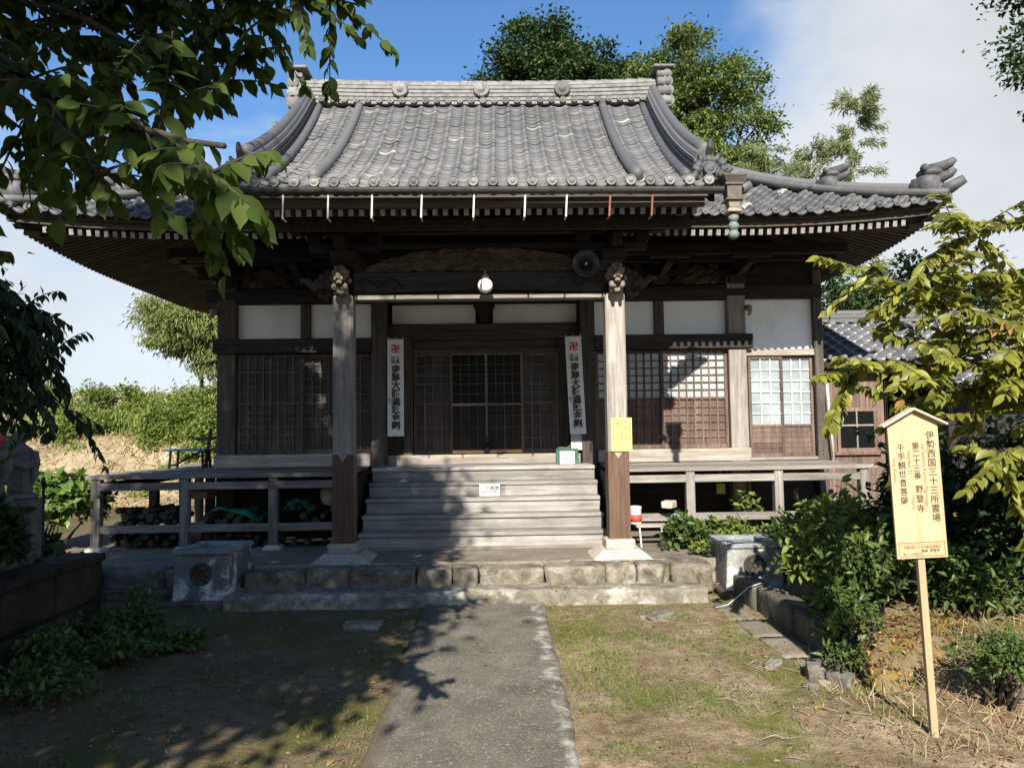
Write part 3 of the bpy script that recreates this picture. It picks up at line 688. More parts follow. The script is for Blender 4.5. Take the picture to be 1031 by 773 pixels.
# gables and porch verges
for s in (-1, 1):
    m = TM(); x = s * 3.08
    yy = np.linspace(12.6, 2 * RY - 12.6, 13); z0 = float(zmain(2.75)) - .08
    poly = [(12.55, z0), (2 * RY - 12.55, z0)] + [(y, float(zmain(3.85 - abs(y - RY))) - .07) for y in reversed(yy)]
    m.prism(poly, lambda a, b, d: (x + s * d, a, b), -.03, 0); gb = m.build('gable', W['darkz'], roof_o)
    m = TM(); m.sweep([(s * 3.30, y, float(zmain(3.85 - abs(y - RY))) - .02) for y in np.linspace(12.35, 2 * RY - 12.35, 17)], [(-.05, -.2), (.05, -.2), (.05, .08), (-.05, .08)]); m.build('bargeboard', W['darky'], gb)
    m = TM(); ysr = np.linspace(PEY + .02, 12.9, 16); top = [(y, float(zport(y)) - .005) for y in ysr]; bot = [(y, max(float(zport(y)) - .20, 0) if y < EY else min(float(zmain(y - EY)) - .02, float(zport(y)) - .2)) for y in reversed(ysr)]
    m.prism(top + bot, lambda a, b, d: (s * (hwp(a) + .035 + d), a, b), -.05, 0.); m.build('verge_board', W['darky'], roof_o)

# --- eaves: fascia boards, decking and rafters
m = TM()
def eave_strip(S, us_, dv0, dv1, z0, z1):
    """a board under the eave between plan offsets dv0..dv1, heights z0..z1 below the tile edge"""
    n_ = len(us_); Q = np.zeros((n_, 5, 3)); e = S(us_, np.zeros(n_)); 
    for k, (dv, dz) in enumerate(((dv0, z0), (dv0, z1), (dv1, z1), (dv1, z0), (dv0, z0))):
        q = S(us_, np.full(n_, dv)); Q[:, k] = q; Q[:, k, 2] = e[:, 2] + dz
    return Q
usf = np.linspace(-EX + .06, EX - .06, 41); uss = np.linspace(-3.79, 3.79, 31)
for S, q in ((S_front, usf), (S_back, usf), (S_left, uss), (S_right, uss)):
    m.grid(eave_strip(S, q, .04, .12, -.075, -.002), 0, None, False); m.grid(eave_strip(S, q, .12, .19, -.15, -.06), 0, None, False)
eaves = m.build('eaves', W['midx'])
RS = .30   # rafter slope
def raf(mb, S, u, vend, v0=.16, w=.055, h=.075, z=-.21):
    e = float(upturn((EX if S in (S_front, S_back) else 3.85) - abs(u), 0.)) + EZ
    pa = S(np.array(u), np.array(v0)); pb = S(np.array(u), np.array(vend)); a = Vector((pa[0], pa[1], e + z)); b = Vector((pb[0], pb[1], e * .4 + EZ * .6 + z + (vend - v0) * RS))
    mb.bar(a, b, w, h); return a, b
dk = TM()
def deck(S, us_, lim, z=-.165):
    n_ = len(us_); Q = np.zeros((n_, 6, 3))
    for i, u in enumerate(us_):
        e = float(upturn(lim - abs(u), 0.)) + EZ; ve = max(min(2.25, lim - abs(u) + .02), .25)
        for j in range(6):
            v = .17 + (ve - .17) * j / 5; p = S(np.array(u), np.array(v)); zz = e + z + 0.0 + ((e * .4 + EZ * .6) - e) * (v - .16) / max(ve - .16, .1) + (v - .16) * RS; Q[i, j] = (p[0], p[1], zz)
    return Q
for S, lim, q in ((S_front, EX, np.linspace(-EX + .1, EX - .1, 61)), (S_back, EX, np.linspace(-EX + .1, EX - .1, 61)), (S_left, 3.85, np.linspace(-3.75, 3.75, 41)), (S_right, 3.85, np.linspace(-3.75, 3.75, 41))): dk.grid(deck(S, q, lim), 0, None, False)
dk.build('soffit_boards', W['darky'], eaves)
rest = TM(); restw = TM(); nind = 0
for k in range(-53, 54):
    u = k * .1125
    if abs(u) < 1.9 or abs(u) > 5.72: continue
    ve = max(.25, min(2.25, EX - abs(u)))
    if u > 2.3 and nind < 34:
        m = TM(); a, b = raf(m, S_front, u, ve); d = (b - a).normalized(); m.bar(a - d * .006, a - d * .001, .055, .075, mi=1); m.build('rafter', [W['midy'], M_white], eaves); nind += 1
    else:
        a, b = raf(rest, S_front, u, ve); d = (b - a).normalized(); restw.bar(a - d * .006, a - d * .001, .055, .075)
    raf(rest, S_back, u, ve)
for k in range(-31, 32):
    u = k * .1125; ve = max(.25, min(2.25, 3.85 - abs(u)))
    for S in (S_left, S_right):
        a, b = raf(rest, S, u, ve); d = (b - a).normalized(); restw.bar(a - d * .006, a - d * .001, .055, .075)
rest.build('rafters', W['midx'], eaves, kind='stuff'); restw.build('rafter_ends', M_white, eaves, kind='stuff')
# lower inner eave: a beam carried along under the rafters
m = TM(); m.box(-4.5, 5.4, 11.15, 11.30, 4.42, 4.56); m.box(-4.55, 5.4, 11.55, 11.72, 4.40, 4.55); m.box(-4.6, -4.45, 11.3, 16.5, 4.42, 4.56); m.build('eave_beam', W['darkx'], eaves)

# porch eave
pe = TM(); pe.box(-2.50, 2.50, 8.16, 8.22, 4.355, 4.45); pe.box(-2.48, 2.48, 8.22, 8.30, 4.27, 4.37)
pe_o = pe.build('porch_eave', W['midx'])
m = TM()
q = np.array([[(x, y, 4.285 + (y - 8.3) * .27) for y in np.linspace(8.26, 12.0, 6)] for x in (-2.5, 2.5)]); m.grid(q, 0, None, False); m.build('soffit_boards', W['darky'], pe_o)
for k in range(-21, 22):
    m = TM(); x = k * .1135; a = Vector((x, 8.30, 4.235)); b = Vector((x, 9.55, 4.235 + 1.25 * .27)); m.bar(a, b, .052, .07); m.bar((x, 8.294, 4.234), (x, 8.299, 4.235), .052, .07, mi=1); m.build('rafter', [W['midy'], M_white], pe_o)
m = TM()   # second tier of rafters, deeper in the porch
for k in range(-20, 21): x = k * .1135; m.bar((x, 8.78, 4.19), (x, 11.9, 5.0), .05, .06)
m.box(-2.45, 2.45, 8.74, 8.80, 4.16, 4.30); m.build('inner_rafters', W['darky'], pe_o, kind='stuff')
# gutter with hangers
m = TM(); sec = [(.062 * math.cos(a), .062 * math.sin(a)) for a in np.linspace(PI, 2 * PI, 9)] + [(.054 * math.cos(a), .054 * math.sin(a)) for a in np.linspace(2 * PI, PI, 9)]
m.sweep([(-2.52, 8.02, 4.42), (2.62, 8.02, 4.395)], sec); gut = m.build('gutter', M_gutter)
for k, x in enumerate((-2.02, -1.55, -1.09, -.57, -.02, .52, .96, 1.42, 1.87)):
    m = TM(); z = 4.35; m.bar((x, 8.02, z), (x - .012, 8.05, z - .24), .016, .012); m.bar((x - .012, 8.05, z - .24), (x - .012, 8.20, z - .235), .012, .012); m.build('gutter_hanger', M_rust if k > 6 else M_rod, gut)
# rain hopper at the right-hand end, with a chain of copper cups
m = TM()
def sqbox(mb, c, r0_, r1_, z0, z1): 
    v = [(c[0] + a * r, c[1] + b * r, z) for r, z in ((r0_, z0), (r1_, z1)) for a, b in ((-1, -1), (1, -1), (1, 1), (-1, 1))]
    mb.add(v, [(3, 2, 1, 0), (4, 5, 6, 7), (0, 1, 5, 4), (1, 2, 6, 5), (2, 3, 7, 6), (3, 0, 4, 7)])
hc = (2.73, 8.05)
sqbox(m, hc, .125, .13, 4.50, 4.525); sqbox(m, hc, .085, .12, 4.44, 4.50); sqbox(m, hc, .098, .098, 4.415, 4.44); sqbox(m, hc, .075, .08, 4.28, 4.415); sqbox(m, hc, .098, .085, 4.255, 4.28)
hop = m.build('rain_hopper', M_hopper, gut, bevel=.004)
m = TM(); sqbox(m, hc, .05, .07, 4.18, 4.255); sqbox(m, hc, .085, .055, 4.13, 4.18); m.build('hopper_foot', M_gold, hop, bevel=.006)
m = TM()
for z in (4.08, 3.99, 3.90): m.lathe([(.02, -.05), (.05, -.03), (.06, .01), (.035, .045), (.018, .05)], (hc[0], hc[1], z), (0, 0, 1), 12)
m.build('chain_cup', M_verd, hop)

# --- porch pillars
for s in (-1, 1):
    x = s * 1.645; m = TM(); m.box(x - .12, x + .12, 9.28, 9.52, .55, 3.52); pil = m.build('porch_pillar', W['greyz'], bevel=.018)
    m = TM(); z = 1.60; zz = [(-.127, z), (-.06, z - .0), (-.0, z - .09), (.06, z), (.127, z)]
    m.prism([(-.126, .545), (.126, .545)] + [(a, b) for a, b in reversed(zz)], lambda a, b, d: (x + a, 9.274 + d, b), 0, .006); m.box(x - .126, x - .1205, 9.276, 9.524, .545, 1.58); m.box(x + .1205, x + .126, 9.276, 9.524, .545, 1.58)
    m.build('pillar_sheath', M_boot, pil)
    m = rough_block(x - .175, x + .175, 9.225, 9.575, .44, .555, 41 + s, .006); q = TM(); q.v, q.f, q.r, q.m, q.s = m.v, m.f, m.r, m.m, m.s; q.build('stone_pad', M_pl, pil)
    q = TM(); q.add([(x + a * w_, 9.4 + b * w_, z_) for w_, z_ in ((.36, .34), (.22, .445)) for a, b in ((-1, -1), (1, -1), (1, 1), (-1, 1))], [(3, 2, 1, 0), (4, 5, 6, 7), (0, 1, 5, 4), (1, 2, 6, 5), (2, 3, 7, 6), (3, 0, 4, 7)]); q.build('stone_base', M_pl, pil, bevel=.015)
    # carved lion head, looking out
    m = TM(); c = Vector((x, 9.12, 3.70)); rs = random.Random(3)
    m.ball(c + Vector((0, .02, .05)), (.115, .13, .12)); m.ball(c + Vector((0, -.12, .0)), (.075, .08, .055)); m.ball(c + Vector((0, -.10, -.085)), (.06, .07, .028)); m.ball(c + Vector((0, -.195, .015)), (.035, .025, .022))
    for e in (-1, 1):
        m.ball(c + Vector((e * .045, -.115, .075)), .026); m.ball(c + Vector((e * .05, -.105, .115)), (.04, .03, .018)); m.ball(c + Vector((e * .115, .0, .07)), (.03, .04, .04)); m.ball(c + Vector((e * .09, -.06, -.13)), (.045, .05, .05)); m.ball(c + Vector((e * .06, -.14, -.17)), (.035, .06, .03)); m.ball(c + Vector((e * .055, -.155, -.04)), (.02, .02, .03))
    for k in range(26):
        a = rs.uniform(-.3, PI + .3); rr = rs.uniform(.09, .15); m.ball(c + Vector((math.cos(a) * rr, rs.uniform(-.04, .10), math.sin(a) * rr - .02)), rs.uniform(.022, .04))
    m.v = [(c.x + (v[0] - c.x) * .74, c.y + (v[1] - c.y) * .85 + .03, c.z + (v[2] - c.z) * .92) for v in m.v]; m.box(c.x - .075, c.x + .075, 9.12, 9.3, 3.50, 3.60); m.build('lion_carving', M_carvel, pil, remesh=.0075)
    # carved elephant-like nose running out sideways
    m = TM(); c = Vector((x + s * .12, 9.40, 3.66)); pts = [c, c + Vector((s * .14, 0, .02)), c + Vector((s * .26, -.01, -.02)), c + Vector((s * .33, -.01, .05)), c + Vector((s * .42, -.01, .045))]
    m.tube(pts, [.13, .10, .06, .045, .03], 12)
    for k in range(16): m.ball(c + Vector((s * rs.uniform(0, .24), rs.uniform(-.09, .02), rs.uniform(-.14, .13))), rs.uniform(.03, .055))
    m.tube([c + Vector((s * .02, 0, -.10)), c + Vector((s * .1, -.02, -.17)), c + Vector((s * .16, -.02, -.14))], [.06, .05, .025], 10); m.build('nose_carving', M_carve, pil, remesh=.011)
    # bearing block and arm over the pillar
    m = TM(); m.box(x - .15, x + .15, 9.25, 9.55, 3.92, 4.06); m.box(x - .42, x + .42, 9.33, 9.47, 4.06, 4.16)
    for dx in (-.36, 0, .36): m.box(x + dx - .085, x + dx + .085, 9.31, 9.49, 4.16, 4.27)
    m.bar((x, 9.0, 4.12), (x, 12.0, 4.12), .12, .16); m.build('bracket', W['darkx'], pil, bevel=.01)
# rainbow beam and carved panel over the porch
m = TM(); Q = []; xx = np.linspace(-1.52, 1.52, 31)
poly = [(x, 3.515 + .045 * (1 - (abs(x) / 1.52) ** 2)) for x in xx] + [(x, 3.79) for x in xx[::-1]]
m.prism(poly, lambda a, b, d: (a, 9.30 + d, b), 0, .20); rb = m.build('rainbow_beam', W['darkx'], bevel=.01)
m = TM()
for s in (-1, 1):
    pts = [(s * (1.45 - .06 * t), 9.292, 3.66 + .055 * math.sin(t * 1.2)) for t in np.linspace(0, 9, 30)]; m.tube(pts, .010, 6)
m.build('carved_groove', W['darkx'], rb)
m = TM(); gxx = np.linspace(-1.38, 1.38, 170); gzz = np.linspace(3.80, 4.10, 26); A, B = np.meshgrid(gxx, gzz, indexing='ij')
rel = fbm(A * 9 + np.sin(B * 30) * .3, B * 13, 61, 4); env = np.clip((1 - (np.abs(A) / 1.4) ** 3), 0, 1)
lo = 3.80; hi = 3.84 + .24 * env; B2 = lo + (B - 3.80) / .30 * (hi - lo)
m.grid(np.stack([A, 9.36 - (rel - .3) * .22 * env, B2], -1)); m.build('carved_panel', M_carve)
m = TM(); m.box(-2.3, 2.3, 9.34, 9.46, 4.28, 4.40); m.box(-1.9, 1.9, 9.30, 9.34, 4.08, 4.14); m.build('porch_purlin', W['darkx'], bevel=.008)
# the long plank under the beam: a shelf board, its sunlit strip put into the paler wood colour
m = TM(); m.box(-1.50, 1.52, 9.28, 9.46, 3.455, 3.508); m.build('beam_soffit', W['dgreyx'], bevel=.006)

# --- hall walls
Y0 = HWALL
def post(x, w, y, d, z0, z1, mat_, name='post', **k): m = TM(); m.box(x - w / 2, x + w / 2, y - d, y + d * .6, z0, z1); return m.build(name, mat_, bevel=.012, **k)
for q in ((-3.82, -2.85, .02, 3.34, 3.875), (-2.69, -1.72, .02, 3.34, 3.875), (1.76, 2.70, .02, 3.34, 3.875), (2.86, 3.84, .02, 3.34, 3.875), (4.12, 5.22, .02, 3.09, 4.12), (-1.45, -.12, .22, 3.57, 3.885), (.16, 1.50, .22, 3.57, 3.885)):
    m = TM(); m.box(q[0], q[1], Y0 + q[2], Y0 + q[2] + .04, q[3], q[4]); m.build('plaster_panel', M_plaster)
for x in (-3.965, 3.985): post(x, .28, Y0, .12, .36, 4.25, W['midz'] if x < 0 else W['greyz'])
for x in (-2.77, 2.78): post(x, .15, Y0, .05, 3.33, 3.88, W['midz'], 'stud')
for x in (-1.62, 1.63): post(x, .23, Y0, .13, .36, 4.2, W['midz'])
for x in (-1.20, 1.27): post(x, .15, Y0 + .16, .05, 1.34, 3.32, W['midz'], 'door_post')
post(5.29, .14, Y0, .08, .36, 4.35, W['midz'])
for q in ((-4.16, -1.73), (1.74, 4.22)): m = TM(); m.box(*q, Y0 - .17, Y0 - .03, 3.10, 3.325); m.build('tie_beam', W['darkx'], bevel=.012)
m = TM(); m.box(-1.50, 1.51, Y0 + .05, Y0 + .21, 3.31, 3.56); m.build('lintel', W['midx'], bevel=.012)
m = TM(); m.box(-4.3, 5.36, Y0 - .10, Y0 + .10, 3.885, 4.10); m.box(-4.2, 4.2, Y0 - .13, Y0 - .10, 3.93, 4.05); m.build('head_beam', W['darkx'], bevel=.012)
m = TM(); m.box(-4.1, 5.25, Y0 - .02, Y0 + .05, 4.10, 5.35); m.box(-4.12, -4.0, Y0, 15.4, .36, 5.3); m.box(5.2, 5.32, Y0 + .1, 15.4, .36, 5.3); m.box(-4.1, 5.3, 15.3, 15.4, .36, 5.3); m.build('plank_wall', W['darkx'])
m = TM()  # bell-shaped strut over the door
m.prism([(-.05, 3.58), (.09, 3.58), (.10, 3.70), (.19, 3.84), (.19, 3.885), (-.15, 3.885), (-.15, 3.84), (-.06, 3.70)], lambda a, b, d: (a, Y0 + .10 + d, b), 0, .13); m.build('strut', W['darkz'], bevel=.008)
# sill under the screens
for a, b in ((-4.14, -1.75), (1.76, 4.15)): m = TM(); m.box(a, b, Y0 - .13, Y0 + .03, 1.345, 1.545); m.build('sill', W['palex'], bevel=.01)
m = TM(); m.box(-1.50, 1.50, Y0 - .02, Y0 + .2, 1.345, 1.50); m.build('door_sill', W['palex'], bevel=.01)

def screen(name, x0, x1, y, zb, zm, zt, nx, nzu, nzl, pane, wood_=M_lat, fr=.045, rail=None, back=M_lat, bw=.022):
    m = TM(); d = .018
    m.box(x0, x0 + fr, y - d, y + d, zb, zt); m.box(x1 - fr, x1, y - d, y + d, zb, zt); m.box(x0 + fr, x1 - fr, y - d, y + d, zt - fr, zt); m.box(x0 + fr, x1 - fr, y - d, y + d, zb, zb + .06); m.box(x0 + fr, x1 - fr, y - d, y + d, zm - .018, zm + .018)
    o = m.build(name, rail or wood_)
    m = TM(); a, b = x0 + fr, x1 - fr
    for k in range(1, nx): xx_ = a + (b - a) * k / nx; m.box(xx_ - bw / 2, xx_ + bw / 2, y - .014, y + .010, zb + .06, zm - .018); m.box(xx_ - bw / 2, xx_ + bw / 2, y - .014, y + .010, zm + .018, zt - fr)
    for k in range(1, nzu): zz_ = zm + .018 + (zt - fr - zm - .018) * k / nzu; m.box(a, b, y - .011, y + .008, zz_ - bw * .42, zz_ + bw * .42)
    for k in range(1, nzl): zz_ = zb + .06 + (zm - .018 - zb - .06) * k / nzl; m.box(a, b, y - .011, y + .008, zz_ - bw * .42, zz_ + bw * .42)
    m.build('lattice', wood_, o)
    m = TM(); m.box(a, b, y + .012, y + .018, zm, zt - fr); m.build('pane', pane, o)
    m = TM(); k = max(3, int((b - a) / .12))
    for i in range(k): m.box(a + (b - a) * i / k + .001, a + (b - a) * (i + 1) / k - .001, y + .012 , y + .020, zb + .05, zm)
    m.build('backing_board', back, o); return o
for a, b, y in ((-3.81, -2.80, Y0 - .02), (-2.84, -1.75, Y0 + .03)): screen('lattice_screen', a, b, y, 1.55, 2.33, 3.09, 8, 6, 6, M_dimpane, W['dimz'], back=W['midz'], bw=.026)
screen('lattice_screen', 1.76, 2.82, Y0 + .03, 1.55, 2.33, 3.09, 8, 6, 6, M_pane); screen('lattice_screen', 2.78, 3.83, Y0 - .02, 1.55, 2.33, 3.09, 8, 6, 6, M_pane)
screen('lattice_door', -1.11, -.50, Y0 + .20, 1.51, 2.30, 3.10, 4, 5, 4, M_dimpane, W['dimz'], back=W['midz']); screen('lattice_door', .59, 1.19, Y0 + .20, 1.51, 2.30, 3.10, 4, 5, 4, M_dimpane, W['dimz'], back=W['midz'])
for k, (a, b, y) in enumerate(((-.53, .055, Y0 + .15), (.025, .62, Y0 + .155))):
    o = screen('glazed_door', a, b, y, 1.52, 2.28, 3.10, 4, 5, 4, M_dglass, W['midz'], .035, M_lat, W['darkz'], bw=.012)
    m = TM(); m.box(a + .03, b - .03, y - .022, y - .0185, 1.52, 1.56); m.build('bottom_rail', M_yell, o)
    m = TM(); m.box(a + .03, b - .03, y - .021, y - .0185, 2.262, 2.30); m.build('mid_rail', W['dgreyx'], o)
    if k == 0:
        m = TM(); m.box(.02, .058, y - .035, y - .0195, 1.56, 3.08); m.build('meeting_stile', W['dgreyz'], o)
        m = TM(); m.lathe([(.02, .0), (.05, .01), (.065, .05), (.05, .11), (.03, .14)], (.04, y - .06, 1.525), (0, 0, 1), 12); m.box(.03, .05, y - .06, y - .036, 1.62, 1.78); m.build('door_lock', M_iron, o)
m = TM(); m.box(-1.12, 1.20, Y0 + .12, Y0 + .2, 3.10, 3.16); m.box(-1.12, 1.2, Y0 + .22, Y0 + .26, 3.16, 3.32); m.build('door_head', W['midx'], bevel=.006)
for q in ((-1.51, -1.27), (1.34, 1.52)): m = TM(); m.box(*q, Y0 + .21, Y0 + .25, 1.45, 3.32); m.build('side_board', W['midz'])
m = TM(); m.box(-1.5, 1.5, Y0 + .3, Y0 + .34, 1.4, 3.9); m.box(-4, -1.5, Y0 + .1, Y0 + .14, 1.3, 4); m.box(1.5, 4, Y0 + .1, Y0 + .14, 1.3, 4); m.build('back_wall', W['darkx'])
# right-hand bay with the white-gridded window
wy = Y0 + .02
for k, (a, b, y) in enumerate(((4.17, 4.72, wy - .02), (4.68, 5.21, wy + .02))):
    m = TM(); zb, zm, zt = 1.40, 1.88, 2.98; fr = .045
    m.box(a, a + fr, y - .018, y + .018, zb, zt); m.box(b - fr, b, y - .018, y + .018, zb, zt); m.box(a + fr, b - fr, y - .018, y + .018, zt - .05, zt); m.box(a + fr, b - fr, y - .018, y + .018, zm - .02, zm + .02); m.box(a + fr, b - fr, y - .018, y + .018, zb, zb + .05)
    o = m.build('sliding_window', M_lat)
    m = TM(); m.box(a + fr, b - fr, y + .010, y + .016, zm + .02, zt - .05); m.build('pane', M_glass, o)
    m = TM(); a2, b2 = a + fr, b - fr
    for q in range(1, 3): x = a2 + (b2 - a2) * q / 3; m.box(x - .009, x + .009, y - .012, y + .009, zm + .02, zt - .05)
    for q in range(1, 6): z = zm + .02 + (zt - .07 - zm) * q / 6; m.box(a2, b2, y - .010, y + .008, z - .008, z + .008)
    m.build('glazing_bars', M_sash, o)
    m = TM()
    for q in range(5): z = zb + .05 + (zm - .07 - zb) * q / 5; m.box(a2, b2, y - .004 - .006 * (q % 2), y + .014, z + .002, z + (zm - .07 - zb) / 5 - .002)
    m.build('panel_boards', M_lat, o)
m = TM(); m.box(4.13, 5.24, Y0 - .05, Y0 + .05, 2.985, 3.085); m.build('window_head', W['palex'], bevel=.006)
m = TM(); m.box(4.13, 5.24, Y0 - .06, Y0 + .05, 1.345, 1.395); m.build('window_sill', W['palex'], bevel=.006)
# bracket sets under the eaves
for x in (-3.965, -2.77, -1.62, 1.63, 2.78, 3.985):
    m = TM(); y = Y0 - .02
    m.box(x - .13, x + .13, y - .22, y + .04, 4.12, 4.24); m.box(x - .42, x + .42, y - .15, y - .03, 4.24, 4.34); m.bar((x, y, 4.28), (x, 11.2, 4.34), .11, .13)
    for dx in (-.36, 0, .36): m.box(x + dx - .08, x + dx + .08, y - .18, y, 4.34, 4.44)
    m.prism([(-.02, 4.22), (.35, 4.22), (.55, 4.28), (.62, 4.36), (.50, 4.40), (.30, 4.36), (-.02, 4.36)], lambda a, b, d: (x + d, y - .2 - a, b), -.055, .055)
    m.box(x - .30, x + .30, 11.14, 11.24, 4.36, 4.44); m.build('bracket', W['darkx'], bevel=.01)
for a, b in ((-3.75, -2.95), (-2.55, -1.85), (1.85, 2.55), (2.95, 3.8)):     # carved frog-leg struts between the brackets
    m = TM(); c = (a + b) / 2; w_ = (b - a) / 2; A, B = np.meshgrid(np.linspace(-1, 1, 50), np.linspace(0, 1, 14), indexing='ij'); hh = 4.12 + .30 * np.clip(1.05 - np.abs(A) ** 1.6, .1, 1) * B
    m.grid(np.stack([c + A * w_, Y0 - .10 - (fbm(A * 6 + c, B * 5, 71) - .3) * .22, hh], -1)); m.build('carved_strut', M_carve)
m = TM(); c = (4.14, Y0 - .16, 3.66); m.tube([(4.16, Y0 - .1, 3.74), (4.16, Y0 - .2, 3.73), (4.17, Y0 - .22, 3.66), (4.15, Y0 - .2, 3.60)], [.05, .045, .03, .02], 10); m.build('beam_nose', W['greyx'])
m = TM(); m.tube([(-4.13, Y0 - .1, 3.76), (-4.15, Y0 - .2, 3.75), (-4.15, Y0 - .22, 3.66)], [.06, .05, .03], 10); m.build('beam_nose', W['greyx'])

# --- steps
st = []
m = TM(); 
for k in range(5):
    y0 = 10.10 + .275 * k; z0 = .36 + .197 * k; z1 = .36 + .197 * (k + 1); mm = TM()
    mm.box(-1.60, 1.60, y0 + .02, 11.9 if k == 4 else y0 + .34, z0 + .0, z1 - .052)
    if k == 3: mm.box(-1.6, -.14, y0 + .008, y0 + .0199, z0 + .004, z1 - .055); mm.box(.30, 1.6, y0 + .010, y0 + .0199, z0 + .004, z1 - .055)
    if k == 0: s0 = mm.build('steps', W['stepx'], bevel=.006); 
    else: mm.build('riser', W['stepx'], s0, bevel=.006)
    mm = TM(); mm.box(-1.615 + .003 * k, 1.615 - .003 * k, y0 - .006, (11.95 if k == 4 else y0 + .30), z1 - .050, z1 + .001 * k); mm.build('tread', W['stepx'], s0, bevel=.008)
m = TM(); m.box(-1.62, 1.62, 10.06, 10.2, .34, .375); m.build('foot_board', W['palex'], s0)

# --- verandas
def veranda(xa, xb, posts, mf, mp, rz, side):
    m = TM(); n_ = 9
    for k in range(n_): y0 = 10.30 + (12.0 - 10.30) * k / n_; m.box(xa, xb, y0, y0 + (1.7 / n_) - .004, 1.29, 1.342 - .0015 * (k % 3))
    v = m.build('veranda', mf['x'], bevel=.004)
    m = TM(); xs_ = sorted(posts); 
    ends = [xa if side > 0 else xs_[0]] + []
    pts = ([xa - .0] + xs_) if side > 0 else (xs_ + [xb])
    for a, b in zip(pts[:-1], pts[1:]): m.box(a + .055, b - .055, 10.33, 10.43, 1.14, 1.24)
    m.build('edge_beam', mp['x'], v, bevel=.006)
    m = TM()
    for a, b in zip(pts[:-1], pts[1:]): m.box(a + .055, b - .055, 10.34, 10.42, rz, rz + .10)
    m.build('rail', mp['x'], v, bevel=.006)
    for x in xs_:
        m = TM(); m.box(x - .058, x + .058, 10.325, 10.445, .40, 1.288); p = m.build('veranda_post', mp['z'], v, bevel=.008)
        m = TM(); m.add([(x + a * w_, 10.385 + b * w_, z_) for w_, z_ in ((.13, .34), (.09, .405)) for a, b in ((-1, -1), (1, -1), (1, 1), (-1, 1))], [(3, 2, 1, 0), (4, 5, 6, 7), (0, 1, 5, 4), (1, 2, 6, 5), (2, 3, 7, 6), (3, 0, 4, 7)]); m.build('foot_stone', M_pl, p, bevel=.01)
    return v
GRY = {a: W['grey' + a] for a in 'xyz'}
vr = veranda(1.78, 5.28, (2.77, 3.96, 5.12), GRY, GRY, .63, 1)
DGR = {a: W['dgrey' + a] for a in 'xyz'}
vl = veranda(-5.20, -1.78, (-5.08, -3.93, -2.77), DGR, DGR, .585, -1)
m = TM()
for k in range(9): m.box(-5.20, -4.16, 12.0 + .36 * k, 12.0 + .36 * k + .352, 1.29, 1.34)
m.build('side_floor', W['greyx'], vl)
for x, y in ((-5.08, 12.1), (-5.08, 13.9), (-4.3, 12.3), (-4.3, 11.3)): m = TM(); m.box(x - .06, x + .06, y - .06, y + .06, .36, 1.288); m.build('veranda_post', W['midz'], vl)
m = TM(); m.box(-5.12, -5.04, 10.5, 15.2, 1.14, 1.24); m.box(-4.0, 5.2, Y0 + .06, Y0 + .10, .36, 1.3); m.build('underfloor', W['darkx'], vl)  # side beam, plus a dark board wall added under the hall to block light
for q in (1.68, -1.76): m = TM(); m.box(q, q + .08, 10.3, 12.0, .36, 1.28); m.build('stair_cheek', W['darky'], s0)
# ================================================================== THINGS ON AND AROUND THE TEMPLE
# --- cloth banners
def banner(x, z0, z1, w, tilt, label):
    b = empty('banner', (x, Y0 - .15, z1), (0, R(tilt), 0), label, 'banner', 'white cloth banners beside the doors'); h = z1 - z0
    A, B = np.meshgrid(np.linspace(-w / 2, w / 2, 9), np.linspace(0, -h, 40), indexing='ij')
    Yv = .006 * np.sin(A * 30 + B * 3) + .010 * (fbm(A * 6, B * 3, int(x * 10) + 30) - .47)
    m = MB(); m.grid(np.stack([A, Yv, B], -1)); m.grid(np.stack([A, Yv + .003, B], -1), 0, None, True, True); m.build('cloth', M_cloth, b)
    m = MB(); m.bar((-w / 2 - .01, .0, .0), (w / 2 + .01, 0, .0), .012, .012)
    for k in (-1, 0, 1): m.bar((k * w * .46, 0, -.01), (k * w * .46, .0, .03), .02, .006)
    m.build('hanging_rod', W['pale' + 'x'], b)
    t = h / 1.5; yo = -.016
    s_ = .062 * t; q = .018 * t; m = MB(); zc = -.155 * t     # the red temple mark
    for x0, x1, a, c in ((-.5, .5, -.09, .09), (-.09, .09, .09, .5), (-.09, .09, -.5, -.09), (-.5, -.32, -.5, -.09), (.32, .5, .09, .5), (-.5, -.09, .32, .5), (.09, .5, -.5, -.32)):
        m.box(x0 * .12 * t, x1 * .12 * t, yo - .001, yo, zc + a * .125 * t, zc + c * .125 * t)
    m.build('temple_mark', M_red, b)
    vtxt('三重', .036 * t, yo, -.268 * t, -.385 * t, M_black, b, .0008, 1.1); vtxt('四国', -.036 * t, yo, -.268 * t, -.385 * t, M_black, b, .0008, 1.1)
    vtxt('南無大師遍照金剛', .006 * t, yo, -.41 * t, -1.40 * t, M_black, b, .0035, 1.12); vtxt('佛光', -.092 * t, yo, -.92 * t, -1.0 * t, M_black, b)
    return b
banner(-1.355, 1.80, 3.30, .25, 0, 'white banner with black lettering and red mark left of the doors')
banner(1.40, 1.79, 3.31, .25, -2.0, 'white banner with black lettering and red mark hanging above the green notice box')

